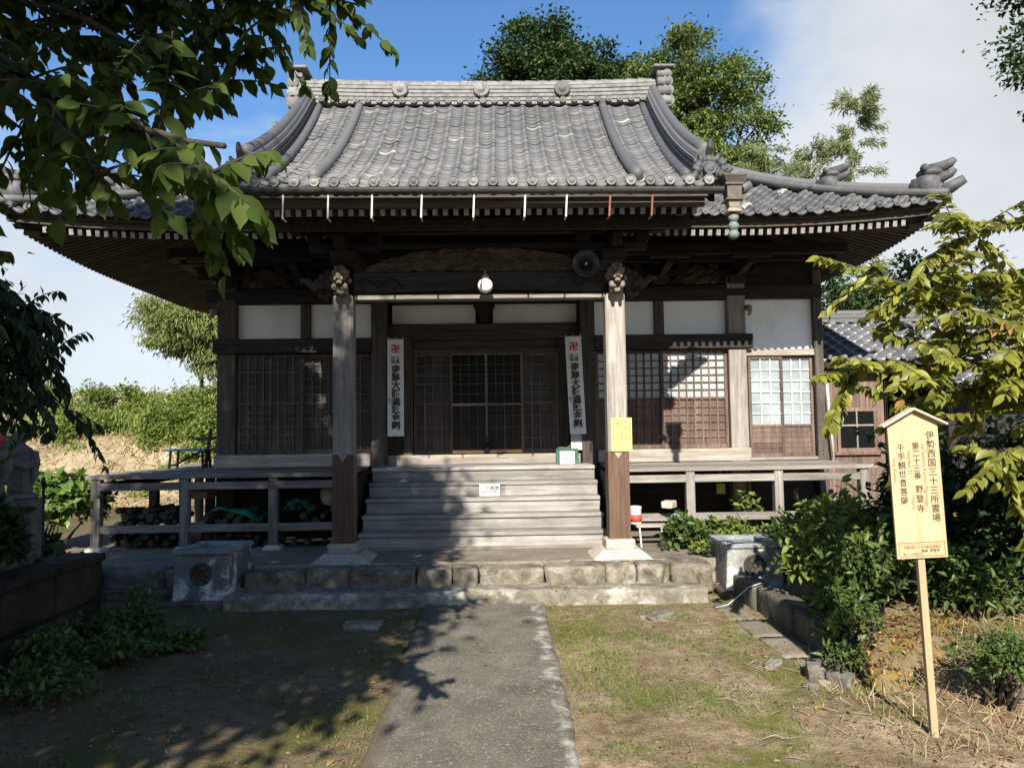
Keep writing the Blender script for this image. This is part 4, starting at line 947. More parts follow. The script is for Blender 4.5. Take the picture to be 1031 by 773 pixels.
# --- small notices
n1 = empty('notice', (1.435, Y0 - .10, 1.66), label='plain white sheet pinned below the banner right of the doors', cat='notice')
m = MB(); m.box(-.09, .09, -.004, .004, -.11, .12); m.build('sheet', M_paper, n1)
m = MB(); m.box(-.08, .08, -.006, -.0042, .05, .10); m.build('heading_band', simple('grey_band', (.35, .37, .38)), n1)
nb = empty('notice_box', (1.245, 11.60, 1.345), label='green framed notice box standing on the top step by the right banner', cat='notice box')
m = MB(); m.box(-.165, -.115, -.02, .10, 0, .235); m.box(.115, .165, -.02, .10, 0, .235); m.box(-.115, .115, -.02, .10, .205, .235); m.box(-.115, .115, -.0, .10, 0, .205); m.build('case', M_green, nb, bevel=.004)
m = MB(); m.box(-.112, .112, -.008, -.002, .008, .200); m.build('sheet', M_paper, nb)
for k, s_ in enumerate(('ご朱印・お守り', '御用の方は', '庫裡まで', 'お越し下さい')): txt('lettering', s_, (0, -.0092, .185 - .042 * k), .026, M_black, nb)
m = MB()
for k in range(6): m.ball((-.12 + .03 * k, .03, .245 + .004 * (k % 2)), (.02, .02, .012))
m.tube([(.0, .03, .25), (.05, .02, .285), (.09, .03, .25)], .005, 6); m.build('pebbles', M_rock, nb)
yn = empty('notice', (1.685, 9.262, 1.80), label='yellow paper notice fixed to the right porch pillar', cat='notice')
m = MB(); m.box(-.125, .125, -.004, .004, -.205, .195); m.build('sheet', M_ypaper, yn)
for k, (s_, z) in enumerate((('御寺院参拝の皆様へ', .17), ('境内は静かにお参り', .17), ('願います火気厳禁です', .17), ('お賽銭はこちらへどうぞ', .17), ('平成吉日野登', .09))):
    vtxt(s_, .098 - .048 * k, -.0052, z, z - .031 * len(s_), M_brownink, yn, 0, .9)
sn = empty('notice', (.083, 10.925, 1.035), label='small white notice board on the fourth riser of the steps', cat='notice')
m = MB(); m.box(-.145, .145, -.012, -.002, -.085, .085); m.build('sheet', M_paper, sn, bevel=.003)
txt('lettering', '土 足 厳 禁', (0, -.0132, .055), .055, M_black, sn); txt('lettering', 'お履物をお脱ぎ下さい', (0, -.0132, -.015), .024, M_black, sn)

# --- lamp and loudspeaker
lp = empty('porch_lamp', (.075, 9.08, 3.575), label='round white glass globe lamp hanging from the porch beam', cat='lamp')
m = MB(); m.ball((0, 0, 0), .088, 36, 24); m.build('globe', M_globe, lp)
m = MB(); m.lathe([(.045, .085), (.045, .11), (.03, .13), (.012, .145), (.008, .18)], (0, 0, 0), (0, 0, 1), 16); m.tube([(0, 0, .17), (0, .06, .18)], .012, 8); m.build('holder', M_gold, lp)
sp = empty('loudspeaker', (1.285, 9.16, 3.84), label='grey horn loudspeaker fixed beside the right porch pillar', cat='loudspeaker')
m = MB(); m.lathe([(.03, .20), (.05, .19), (.055, .12), (.075, .06), (.11, .02), (.155, -.005), (.163, -.012), (.16, -.002), (.108, .035), (.07, .075), (.045, .12), (.001, .13)], (0, 0, 0), (0, 1, 0), 36); m.build('horn', M_horn, sp)
m = MB(); m.lathe([(.001, -.02), (.016, -.018), (.02, 0), (.035, .06), (.04, .11)], (0, .0, 0), (0, 1, 0), 16); m.build('centre_cone', M_horn, sp)
m = MB(); m.ball((0, -.022, 0), .016); m.build('bright_tip', M_rod, sp)
m = MB(); m.bar((0, .15, .0), (0, .17, .24), .03, .01); m.bar((-.08, .16, -.02), (.08, .16, -.02), .02, .02); m.build('bracket', M_iron, sp)

# --- pilgrimage sign
sg = empty('pilgrimage_sign', (2.77, 4.67, 0), (0, R(2.2), R(-2)), 'tall pale wooden sign with black brush lettering on a post, right of the path', 'sign'); sg.rotation_euler[1] = R(-2.0)
m = MB(); m.box(-.021, .021, -.0, .036, -.25, 1.80); m.build('sign_post', M_signb, sg, bevel=.002)
m = MB(); bw = .152; 
m.prism([(-bw, 1.055), (bw, 1.055), (bw, 1.865), (0, 1.945), (-bw, 1.865)], lambda a, b, d: (a, d, b), -.018, 0.); m.build('board', M_signb, sg, bevel=.002)
m = MB()
for s in (-1, 1): m.bar((0 - s * .004, -.022, 1.957), (s * .195, -.022, 1.853), .075, .012, (0, 0, 1))
m.build('sign_roof', simple('pale_batten', (.50, .42, .31), .6, .08), sg, bevel=.001)
yo = -.0188
vtxt('伊勢西国三十三所霊場', .100, yo, 1.812, 1.262, M_black, sg, .0004, .98)
vtxt('第二十三番', .008, yo, 1.748, 1.525, M_black, sg, .0004, 1.05); vtxt('野登寺', .012, yo, 1.490, 1.315, M_black, sg, .0004, .86); vtxt('千手観世音菩薩', -.082, yo, 1.742, 1.372, M_black, sg, .0004, .95)
txt('lettering', 'Ise Saikoku Kannon Pilgrimage', (.068, yo, 1.74), .031, M_brownink, sg, TURN, align='LEFT')
txt('lettering', 'Number 23', (-.020, yo, 1.70), .030, M_brownink, sg, TURN, align='LEFT')
txt('lettering', 'Yato-ji', (-.016, yo, 1.43), .030, M_brownink, sg, TURN, align='LEFT')
txt('lettering', 'Senju Kannon', (-.114, yo, 1.66), .027, M_brownink, sg, TURN, align='LEFT')
m = MB(); a, b, z0, z1 = -.138, .138, 1.068, 1.152
for q in ((a, b, z0, z0 + .003), (a, b, z1 - .003, z1), (a, a + .003, z0, z1), (b - .003, b, z0, z1)): m.box(q[0], q[1], yo - .001, yo, q[2], q[3])
m.build('plate_border', M_brownink, sg)
m = MB(); m.box(-.125, -.01, yo - .001, yo, 1.132, 1.143); m.box(.0, .125, yo - .0012, yo, 1.134, 1.142); m.build('plate_heading', simple('orange_band', (.55, .25, .12)), sg)
txt('lettering', '伊勢西国三十三所観音霊場会', (.0, yo - .0003, 1.128), .017, M_brownink, sg); txt('lettering', '奉納  野登寺', (.05, yo - .0003, 1.108), .020, M_black, sg); txt('lettering', '第二十三番札所', (-.06, yo - .0003, 1.090), .016, M_brownink, sg)

# --- stone water tubs with a round crest
def tub(name, loc, rz, label, w=.30, d=.36, h=.60, flare=.03, mt=None):
    t = empty(name, loc, (0, 0, rz), label, 'water tub', 'stone water tubs with round crests')
    m = MB(); A = [(-w - flare, -d - flare, .07), (w + flare, -d - flare, .07), (w + flare, d + flare, .07), (-w - flare, d + flare, .07), (-w, -d, h - .05), (w, -d, h - .05), (w, d, h - .05), (-w, d, h - .05)]
    m.add(A, [(3, 2, 1, 0), (4, 5, 6, 7), (0, 1, 5, 4), (1, 2, 6, 5), (2, 3, 7, 6), (3, 0, 4, 7)]); m.build('body', mt or M_tub, t, bevel=.012)
    m = MB(); e = .025; i = .11; z0, z1 = h - .05, h
    m.box(-w - e, w + e, -d - e, -d + i, z0, z1); m.box(-w - e, w + e, d - i, d + e, z0, z1); m.box(-w - e, -w + i, -d + i, d - i, z0, z1); m.box(w - i, w + e, -d + i, d - i, z0, z1); m.build('rim', M_tubrim, t, bevel=.006)
    m = MB(); m.box(-w + i, w - i, -d + i, d - i, h - .09, h - .046); m.build('water', M_water, t)
    m = MB(); m.box(-w - flare - .07, w + flare + .07, -d - flare - .07, d + flare + .07, -.05, .075); m.build('base_slab', M_kerb, t, bevel=.015)
    m = MB(); yf = -d - flare * .45; c = (0, yf, h * .58)
    m.lathe([(.125, -.02), (.125, .008), (.112, .016), (.105, .006), (.001, .006)], c, (0, -1, 0), 32); 
    for a in range(6): an = a * PI / 3; m.ball((.058 * math.cos(an), yf - .006, h * .58 + .058 * math.sin(an)), (.034, .012, .034))
    m.ball((0, yf - .008, h * .58), (.026, .012, .026)); m.build('round_crest', M_crest, t); return t
M_crest = stone('dark_crest', (.03, .026, .02), (.07, .06, .048), (.10, .09, .075), .3, 6, .4)
M_tubpale = stone('pale_lichened_concrete', (.10, .10, .088), (.27, .27, .245), (.58, .58, .53), .85, 5, .4, (.10, .10, .07))
M_tubrim = stone('tub_rim', (.13, .14, .14), (.26, .275, .28), (.34, .35, .35), .4, 5, .3)
tub('water_tub', (-3.00, 8.88, 0), R(-3), 'grey stone water tub with round crest at the shaded left foot of the terrace', .285, .34, .62)
tub('water_tub', (3.02, 8.93, -.0), R(-2), 'pale lichened stone water tub with round crest in the sun at right', .29, .36, .58, .03, M_tubpale)

# --- right: low kerb wall, drain slab, rocks, mossy bank
kw = empty('kerb_wall', (2.9, 7.5, 0), label='low old concrete kerb wall running from the right water tub towards the bushes', cat='low wall')
y = 8.85; k = 0
while y > 6.2:
    l = min(.8 + .3 * random.random(), y - 5.98); xo = 2.86 + .03 * (8.85 - y); mm = rough_block(xo - .10, xo + .13, y - l + .008, y - .008, -.1, .245 + random.uniform(-.012, .012), 300 + k, .007, 6)
    for i, v in enumerate(mm.v): mm.v[i] = (v[0] - 2.9, v[1] - 7.5, v[2])
    mm.build('block', M_kerb, kw); y -= l; k += 1
mm = MB(); 
for q in range(4):
    b = rough_block(2.42 + .03 * q, 2.70 + .03 * q, 8.15 - .62 * q - .61, 8.15 - .62 * q, -.06, .010, 340 + q, .012, 5); mm.add(b.v, b.f, 0, b.r[0], True)
mm.build('drain_slab', M_terr, kind='structure')
def rock(name, c, s, seed, mat_, label, cat='rock', group=None, amp=.03):
    b = rough_block(-s[0], s[0], -s[1], s[1], -s[2], s[2], seed, amp, 7, .8 if cat == 'rock' else .16); o = b.build(name, mat_, loc=c, rot=(0, 0, seed * .7)); return tag(o, label, cat, group)
for k, (x, y, z, a, b, c) in enumerate(((2.30, 6.05, .0, .09, .06, .06), (2.52, 5.80, .02, .08, .06, .08), (2.66, 5.66, .01, .10, .06, .06), (2.40, 5.62, .0, .06, .04, .03))):
    rock('rock', (x, y, z), (a, b, c), 360 + k, M_rock, ('flat grey rock in the grass by the end of the kerb wall', 'rounded grey rock among weeds below the mossy bank', 'pale grey rock below the mossy bank beside the sign post', 'small grey stone lying in front of the other rocks')[k])
def bank_h(A, B):
    e_ = sstep(B + (fbm(A * 4, B * 0, 388) - .47) * .30, 5.40, 5.75) * sstep(A + (fbm(B * 4, A * 0, 389) - .47) * .3, 2.76, 3.05) * (1 - sstep(B, 6.35, 6.7)) * (1 - sstep(A, 3.9, 4.3))
    return -.05 + e_ * (.33 + (fbm(A * 5, B * 5, 390) - .47) * .16 + (fbm(A * 18, B * 18, 391) - .47) * .07)
A, B = np.meshgrid(np.linspace(2.72, 4.3, 90), np.linspace(5.25, 6.7, 84), indexing='ij')
m = MB(); m.grid(np.stack([A, B, bank_h(A, B)], -1)); m.build('mossy_bank', M_mossr, kind='structure', label='orange mossy earth bank behind the sign post')
rock('flat_stone', (-1.12, 7.55, .012), (.17, .10, .03), 395, M_rock, 'pale flat stone half sunk in the shaded earth left of the path', 'stone'); 
rock('flat_stone', (1.75, 7.75, .01), (.19, .09, .025), 396, M_rock, 'pale flat stone in the sunny earth right of the path', 'stone')
tag(MB().tube([(2.86, 7.95, .27), (2.72, 7.9, .24), (2.52, 7.95, .06), (2.40, 7.98, .03)], .005, 6).build('loose_rope', simple('pale_blue_cord', (.45, .53, .58)), None), 'pale blue cord trailing over the kerb wall', 'rope')

# --- left: dark planter wall, statues, stakes
pw = empty('planter_wall', (-3.6, 6, 0), label='dark mossy block wall of the raised bed at the left edge', cat='wall')
y = 7.43; k = 0
while y > 2.2:
    l = .75
    for z0, z1 in ((-.1, .34), (.35, .70)):
        b = rough_block(-3.78, -3.52, y - l + .006, y - .006, z0, z1, 420 + k, .006, 5); b.v = [(v[0] + 3.6, v[1] - 6, v[2]) for v in b.v]; b.build('block', M_dkwall, pw); k += 1
    b = rough_block(-3.82, -3.49, y - l + .006, y - .006, .70, .775, 480 + k, .006, 5); b.v = [(v[0] + 3.6, v[1] - 6, v[2]) for v in b.v]; b.build('coping', M_dkwall, pw); y -= l
for k in range(3):
    x = -3.8 - .75 * k; b = rough_block(x - .75, x - .01, 7.2, 7.43, -.1, .74, 520 + k, .006, 5); b.v = [(v[0] + 3.6, v[1] - 6, v[2]) for v in b.v]; b.build('block', M_dkwall, pw)
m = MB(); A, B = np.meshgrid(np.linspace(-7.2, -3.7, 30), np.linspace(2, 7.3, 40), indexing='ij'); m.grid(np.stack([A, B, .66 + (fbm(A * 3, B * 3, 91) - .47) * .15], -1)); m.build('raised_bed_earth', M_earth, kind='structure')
def statue(loc, h, label, cap):
    s = empty('stone_statue', loc, (0, 0, R(12)), label, 'statue', 'stone figures on the raised bed'); t = h
    m = MB(); m.box(-.20 * t, .20 * t, -.17 * t, .17 * t, -.55, .10 * t); m.lathe([(.19 * t, .10 * t), (.21 * t, .13 * t), (.18 * t, .17 * t)], (0, 0, 0), (0, 0, 1), 20, wob=.07, k=9); m.build('pedestal', M_statue, s, bevel=.01)
    m = MB(); m.lathe([(.13 * t, .16 * t), (.145 * t, .20 * t), (.125 * t, .36 * t), (.135 * t, .52 * t), (.15 * t, .64 * t), (.13 * t, .72 * t), (.05 * t, .77 * t), (.045 * t, .80 * t)], (0, 0, 0), (0, 0, 1), 20)
    m.ball((0, -.01 * t, .865 * t), (.078 * t, .085 * t, .10 * t), 16, 12); m.ball((0, -.09 * t, .86 * t), (.014 * t, .018 * t, .026 * t))
    for e in (-1, 1):
        m.ball((e * .079 * t, 0, .855 * t), (.012 * t, .022 * t, .045 * t)); m.ball((e * .03 * t, -.083 * t, .882 * t), (.022 * t, .012 * t, .008 * t)); m.tube([(e * .14 * t, .0, .68 * t), (e * .18 * t, -.03 * t, .54 * t), (e * .08 * t, -.15 * t, .50 * t), (e * .02 * t, -.165 * t, .53 * t)], [.06 * t, .062 * t, .052 * t, .03 * t], 12)
        m.tube([(e * .17 * t, -.02 * t, .52 * t), (e * .17 * t, -.03 * t, .40 * t), (e * .15 * t, -.03 * t, .28 * t)], [.045 * t, .05 * t, .02 * t], 10)
    m.ball((0, -.17 * t, .54 * t), (.045 * t, .035 * t, .055 * t)); m.ball((0, -.088 * t, .825 * t), (.022 * t, .012 * t, .007 * t))
    for a in (-.07, -.035, 0, .035, .07): m.tube([(a * t, -.128 * t, .48 * t), (a * 1.1 * t, -.142 * t, .2 * t)], .011 * t, 6)
    m.build('figure', M_statue, s, remesh=.011 * t)
    if cap:
        m = MB(); m.ball((0, .0, .905 * t), (.093 * t, .098 * t, .085 * t), 16, 10); m.build('knitted_cap', M_cap, s)
        m = MB(); m.lathe([(.062 * t, .785 * t), (.115 * t, .755 * t), (.158 * t, .68 * t), (.165 * t, .62 * t), (.155 * t, .62 * t), (.05 * t, .78 * t)], (0, -.012 * t, 0), (0, 0, 1), 24, wob=.03, k=12); m.build('bib', M_bib, s)
    return s
statue((-4.22, 6.80, 1.18), 1.00, 'grey stone figure with a pink cap and red bib at the left edge', True)
statue((-4.20, 7.25, 1.22), .74, 'bare grey stone figure standing behind the capped one', False)
tag(MB().tube([(-4.06, 6.6, .6), (-4.06, 6.62, 1.95)], .009, 6).build('thin_stake', M_iron), 'thin black stake in front of the two stone figures', 'stake')
m = MB(); m.tube([(-4.35, 7.9, 0), (-4.36, 7.9, 1.40)], .014, 8); m.tube([(-4.36, 7.9, 1.38), (-4.36, 7.9, 1.46)], [.03, .012], 8); tag(m.build('garden_stake', M_iron), 'dark garden stake in front of the sunlit hydrangea', 'stake')

# --- firewood and clutter under the left veranda
shelf = empty('firewood_rack', (-3.4, 10.75, .35), label='rough plank rack holding the firewood under the left veranda', cat='rack')
m = MB(); m.box(-1.72, 1.55, -.22, .25, .235, .265); m.build('shelf_board', W['midx'], shelf)
m = MB()
for x in (-1.7, -.5, .6, 1.5): m.box(x - .03, x + .03, .2, .26, 0, .235)
m.build('rack_leg', W['midz'], shelf)
rs = random.Random(12); logs = []
for k in range(7):
    m = MB(); n_ = 6; r_ = rs.uniform(.035, .062); L_ = rs.uniform(.34, .5); m.lathe([(r_ * .96, -L_ / 2), (r_, -L_ / 4), (r_ * .97, L_ / 4), (r_ * .93, L_ / 2)], (0, 0, 0), (1, 0, 0), (5, 7, 9, 6, 10, 5, 8)[k], 0, None, False)
    logs.append(m.build('split_log', W['log' + 'x'], None, label='rough split log in the dark firewood stack under the left veranda', cat='log', group='firewood logs under the veranda'))
used = set()
def put_log(x, y, z, rot):
    k = rs.randrange(7); o = logs[k] if k not in used else link_copy(logs[k]); used.add(k); o.location = (x, y, z); o.rotation_euler = rot
for x0, x1, zb, rows, p in ((-4.98, -4.05, .37, 3, .9), (-3.80, -2.9, .37, 2, .7), (-4.98, -4.05, .655, 3, .9), (-3.8, -2.95, .655, 2, .55), (-2.65, -1.85, .655, 3, .7), (-2.65, -1.9, .37, 1, .6)):
    for r_ in range(rows):
        x = x0 + .08 + rs.uniform(0, .05)
        while x < x1 - .05:
            if rs.random() < p: put_log(x, 10.78 + rs.uniform(-.06, .06), zb + .04 + r_ * .078 + rs.uniform(-.01, .01), (rs.uniform(0, 6), rs.uniform(-.12, .12), R(90) + rs.uniform(-.35, .35)))
            x += rs.uniform(.085, .13)
for k in range(7): 
    if k not in used: put_log(-2.2 + .1 * k, 10.8, .42, (0, 0, 1.5))
def drape(name, x0, x1, y0, y1, z, amp, seed, mat_, label, cat):
    A, B = np.meshgrid(np.linspace(x0, x1, 26), np.linspace(y0, y1, 16), indexing='ij'); h = z + (fbm(A * 5, B * 5, seed) - .4) * amp - .5 * amp * ((A - (x0 + x1) / 2) / (x1 - x0) * 2) ** 2
    m = MB(); m.grid(np.stack([A, B, h], -1)); return tag(m.build(name, mat_), label, cat)
drape('green_tarp', -3.85, -3.0, 10.5, 11.05, .82, .22, 5, M_tarp, 'crumpled green tarp over the firewood between the veranda posts', 'tarp')
drape('plastic_sheet', -2.68, -2.38, 10.5, 10.85, .93, .20, 8, M_tarp2, 'blue-green curved plastic sheet on the firewood beside the left pillar', 'plastic sheet')
drape('blue_sheet', -3.35, -3.02, 11.4, 11.8, 1.02, .10, 18, M_bluesheet, 'small blue sheet deep under the left veranda', 'plastic sheet')
tag(MB().box(-4.35, -3.95, 11.2, 11.6, .95, 1.06).build('plank_stack', W['palex'], bevel=.01), 'pale planks lying on the firewood near the corner post', 'planks')
m = MB(); m.lathe([(.001, -.12), (.10, -.10), (.15, 0), (.11, .09), (.001, .11)], (-2.12, 10.75, 1.0), (1, .2, .2), 14); tag(m.build('straw_bundle', W['palex']), 'round bundle of straw and twigs beside the left pillar', 'bundle')
m = MB(); m.bar((-2.66, 10.6, .42), (-1.9, 10.62, .44), .05, .03); tag(m.build('pale_plank', W['palex']), 'pale plank on the ground under the left veranda', 'plank')

# --- bench on the side floor at the left corner
bn = empty('folding_bench', (-4.62, 12.3, 1.345), label='small dark slatted bench on the veranda at the left corner of the hall', cat='bench')
m = MB(); m.box(-.34, .30, -.2, .2, .27, .30); m.build('bench_top', M_bluesheet, bn)
for sx in (-1, 1): m = MB(); m.bar((sx * .24, -.15, .27), (sx * .26, -.15, 0), .03, .03); m.bar((sx * .24, .15, .27), (sx * .26, .15, 0), .03, .03); m.bar((sx * .25, -.15, .05), (sx * .25, .15, .05), .02, .02); m.build('leg', M_iron, bn)
m = MB(); m.bar((.2, .12, .0), (.28, .12, .62), .05, .04); m.bar((-.2, -.1, .05), (.2, -.1, .26), .03, .03); m.bar((.05, .12, .45), (.4, .12, .47), .04, .05); m.build('backrest', M_iron, bn)

# --- small things by the right pillar and under the right veranda
ct = empty('paint_can', (1.98, 10.1, .63), label='white can with a red label standing beside the right porch pillar', cat='can')
m = MB(); m.lathe([(.075, 0), (.078, .01), (.078, .19), (.082, .20), (.082, .225), (.05, .235), (.001, .235)], (0, 0, 0), (0, 0, 1), 20); m.build('can_body', M_plasticw, ct)
m = MB(); m.lathe([(.0795, .03), (.0795, .12)], (0, 0, 0), (0, 0, 1), 20); m.build('can_label', M_ext, ct)
ps = empty('plant_stand', (2.18, 10.02, .35), label='low white stand with a plank beside the right porch pillar', cat='stand')
m = MB(); m.box(-.22, .62, -.10, .10, .255, .285); m.build('stand_top', W['palex'], ps)
for sx in (-.18, .1): m = MB(); m.bar((sx, -.07, .255), (sx + .02, -.07, 0), .03, .02); m.build('leg', M_plasticw, ps)
m = MB(); m.lathe([(.05, 0), (.055, .02), (.055, .14), (.02, .17), (.02, .19)], (2.32, 9.96, .352), (0, 0, 1), 12); tag(m.build('clear_jar', M_glass), 'glass jar standing under the white plank by the right pillar', 'jar')
rock('pale_block', (2.45, 10.25, .86), (.12, .08, .05), 401, M_paperstone if 'M_paperstone' in globals() else M_pl, 'pale stone block lying on the plank below the right veranda', 'block', None, .01)
yc = empty('yellow_tag', (3.28, 10.7, 1.02), label='small yellow-green tag hanging in the dark under the right veranda', cat='tag')
m = MB(); m.box(-.06, .06, -.01, .01, -.07, .07); m.build('tag_plate', simple('yellow_green', (.42, .42, .08)), yc, bevel=.004); m = MB(); m.bar((0, 0, .07), (0, 0, .27), .006, .006); m.build('tag_string', M_rod, yc)
wb = empty('white_can', (4.05, 9.75, .36), label='square white plastic can on the ground in front of the right veranda', cat='can')
m = MB(); m.box(-.09, .09, -.07, .07, 0, .15); m.build('can_body', M_plasticw, wb, bevel=.02, segs=3); m = MB(); m.tube([(-.04, 0, .15), (-.03, 0, .19), (.03, 0, .19), (.04, 0, .15)], .012, 8); m.build('handle', M_plasticw, wb)
rock('pale_block', (3.45, 10.15, .42), (.12, .09, .06), 405, M_pl, 'pale broken block on the ground below the right veranda rail', 'block', None, .015)

# --- annex buildings at right
ax = empty('wooden_annex', (6.6, 13.2, .3), label='low dark plank annex with a grey tiled roof against the right side of the hall', cat='outbuilding'); AO = Vector((-6.6, -13.2, -.3))
class AM(MB):
    def build(s, name, mats, parent=None, **k):
        return MB.build(s, name, mats, parent or ax, loc=None if parent else AO, **k)
m = AM()
x = 5.37
while x < 6.62: w = random.uniform(.11, .17); m.box(x + .002, min(x + w, 6.64) - .002, 12.62, 12.65 + random.uniform(0, .006), .3, 3.0); x += w
m.box(6.58, 6.64, 12.62, 15.6, .3, 3.0); m.box(6.64, 9.6, 13.8, 13.86, .3, 3.0); m.box(9.5, 9.6, 13.8, 16, .3, 3); m.box(5.3, 9.5, 15.9, 16, .3, 3.0); w1 = m.build('plank_wall', M_plank)
m = AM(); m.box(5.78, 6.44, 12.585, 12.62, 1.44, 1.50); m.box(5.78, 6.44, 12.585, 12.62, 2.10, 2.16); m.box(5.78, 5.83, 12.585, 12.62, 1.5, 2.10); m.box(6.39, 6.44, 12.585, 12.62, 1.5, 2.1); m.box(5.72, 6.5, 12.56, 12.62, 1.39, 1.44); wf = m.build('window', M_plank)
m = AM(); m.box(5.83, 6.39, 12.598, 12.605, 1.5, 2.1); m.build('pane', M_dglass, wf); m = AM(); m.box(6.098, 6.122, 12.588, 12.60, 1.5, 2.1); m.box(5.83, 6.39, 12.589, 12.6, 1.86, 1.885); m.build('glazing_bars', W['greyz'], wf)
m = AM(); m.tube([(5.56, 12.45, 2.86), (5.66, 12.5, 1.35)], .022, 8); m.build('downpipe', M_rod)
def aroof(x0, x1, ye, ze, yr, zr_, nu, nv, seed):
    S = lambda u, v: np.stack([u, ye + v, ze + (zr_ - ze) * v / (yr - ye) + u * 0], -1)
    return tiles(None, S, np.linspace(x0, x1, nu), np.linspace(0, yr - ye, nv), None, .022, .002, .9, seed, .1)
m = AM(); m.prism([(12.35, 2.90), (14.5, 3.80), (16.5, 2.95), (16.5, 2.85), (14.5, 3.68), (12.35, 2.80)], lambda a, b, d: (d, a, b), 5.38, 9.7); ar = m.build('roof', W['darkx'])
under_ = tile_obj('roof_tiles', [aroof(5.38, 9.7, 12.33, 2.93, 14.5, 3.84, 19, 10, 31)], M_tile2, ar)
m = AM(); m.sweep([(x, 14.5, 3.82) for x in np.linspace(5.3, 9.75, 10)], layered(.26, .16, 2, .42)); m.build('roof_ridge', M_ridge, ar)
m = AM()
for k in range(18): x = 5.38 + (9.7 - 5.38) * (k + .86) / 18; m.ball((x, 12.31, 2.965), (.045, .03, .045))
m.build('eave_end_tiles', M_ridge, ar); m = AM(); m.box(5.38, 9.7, 12.42, 12.47, 2.72, 2.84); m.build('fascia', W['darkx'], ar)
sh = empty('tiled_shed', (8.4, 12.3, .3), label='second lower shed with shiny grey tiled roof behind the cherry branch at right', cat='shed'); AO2 = Vector((-8.4, -12.3, -.3))
m = MB(); m.box(7.25, 10.6, 11.95, 12.0, .3, 2.5); m.box(7.25, 7.31, 12, 13.8, .3, 2.5); m.build('plank_wall', W['darkz'], sh, loc=AO2)
m = MB(); m.prism([(11.45, 2.42), (13.1, 3.06), (14.2, 2.6), (14.2, 2.5), (13.1, 2.95), (11.45, 2.34)], lambda a, b, d: (d, a, b), 6.95, 10.8); sr = m.build('roof', W['darkx'], sh, loc=AO2)
tile_obj('roof_tiles', [aroof(6.95, 10.8, 11.43, 2.46, 13.1, 3.10, 17, 9, 37)], M_tile2, sr)
m = MB(); m.sweep([(x, 13.1, 3.08) for x in np.linspace(6.9, 10.8, 8)], layered(.22, .12, 2, .42)); m.build('roof_ridge', M_hip, sr)
m = MB(); m.sweep([(6.95, y, 2.47 + (y - 11.43) * .383) for y in np.linspace(11.4, 13.1, 6)], layered(.18, .08, 1, .45)); m.build('verge_tiles', M_hip, sr)
# ================================================================== VEGETATION
def rdir(n, r_=rng): return unit(r_.normal(size=(n, 3)))
def tree(name, base, top, lobes, ncl, nlf, clr, size, mat_, label, cat='tree', group=None, trunk_r=.2, shape='quad', flat=.6, seed=1, aspect=.55, shell=.5, droop=.2, limbs=14, trunk_mat=None, down=.2, cull=None, jr=.45):
    """a trunk with limbs and a crown of leaf clumps spread through several uneven lobes"""
    r_ = np.random.default_rng(seed); t = empty(name, base, label=label, cat=cat, group=group); B = np.array(base, float)
    lobes = np.array(lobes, float); vol = np.prod(lobes[:, 3:6], 1) ** .8; pick = r_.choice(len(lobes), ncl, p=vol / vol.sum())
    d = rdir(ncl, r_); rad = (shell + (1 - shell) * r_.random((ncl, 1)) ** .6) * (1 + r_.normal(0, .10, (ncl, 1)))
    C = lobes[pick, :3] + d * lobes[pick, 3:6] * rad
    if cull is not None: C = C[cull(C)]
    n_ = len(C); cr = clr * (.6 + .8 * r_.random((n_, 1))); crn = r_.random(n_)
    q = np.repeat(np.arange(n_), nlf); P = C[q] + r_.normal(size=(len(q), 3)) * cr[q] * np.array([1, 1, flat]) * .55
    out = unit(P - lobes[:, :3].mean(0)); D = unit(out * .6 + rdir(len(q), r_) * .9 + np.array([0, 0, -down])); Nn = unit(np.array([0, 0, 1.]) + rdir(len(q), r_) * .75)
    rn = np.clip(jr * crn[q] + (1 - jr) * r_.random(len(q)), 0, 1); L_ = size * (.65 + .7 * r_.random(len(q)))
    leaves('crown', P - B, D, Nn, L_, L_ * aspect, mat_, t, shape, .35, droop, rn)
    m = MB(); top = np.array(top, float); a, b, c = (0, 0, 0), (top - B) * .5 + r_.normal(0, .12, 3) * np.array([1, 1, 0]), top - B; m.tube([a, tuple(b * .5), tuple(b), tuple(c)], [trunk_r * 1.25, trunk_r, trunk_r * .75, trunk_r * .3], 9); m.build('trunk', trunk_mat or M_bark, t)
    m = MB()
    for k in r_.choice(n_, min(limbs, n_), replace=False):
        e = C[k] - B; f = r_.uniform(.45, .95); s = (top - B) * f; mid = (s + e) / 2 + np.array([0, 0, -.05 * np.linalg.norm(e - s)]); m.tube([tuple(s), tuple(mid), tuple(e)], [trunk_r * .38, trunk_r * .22, trunk_r * .06], 6)
    if limbs: m.build('limbs', trunk_mat or M_bark, t)
    return t

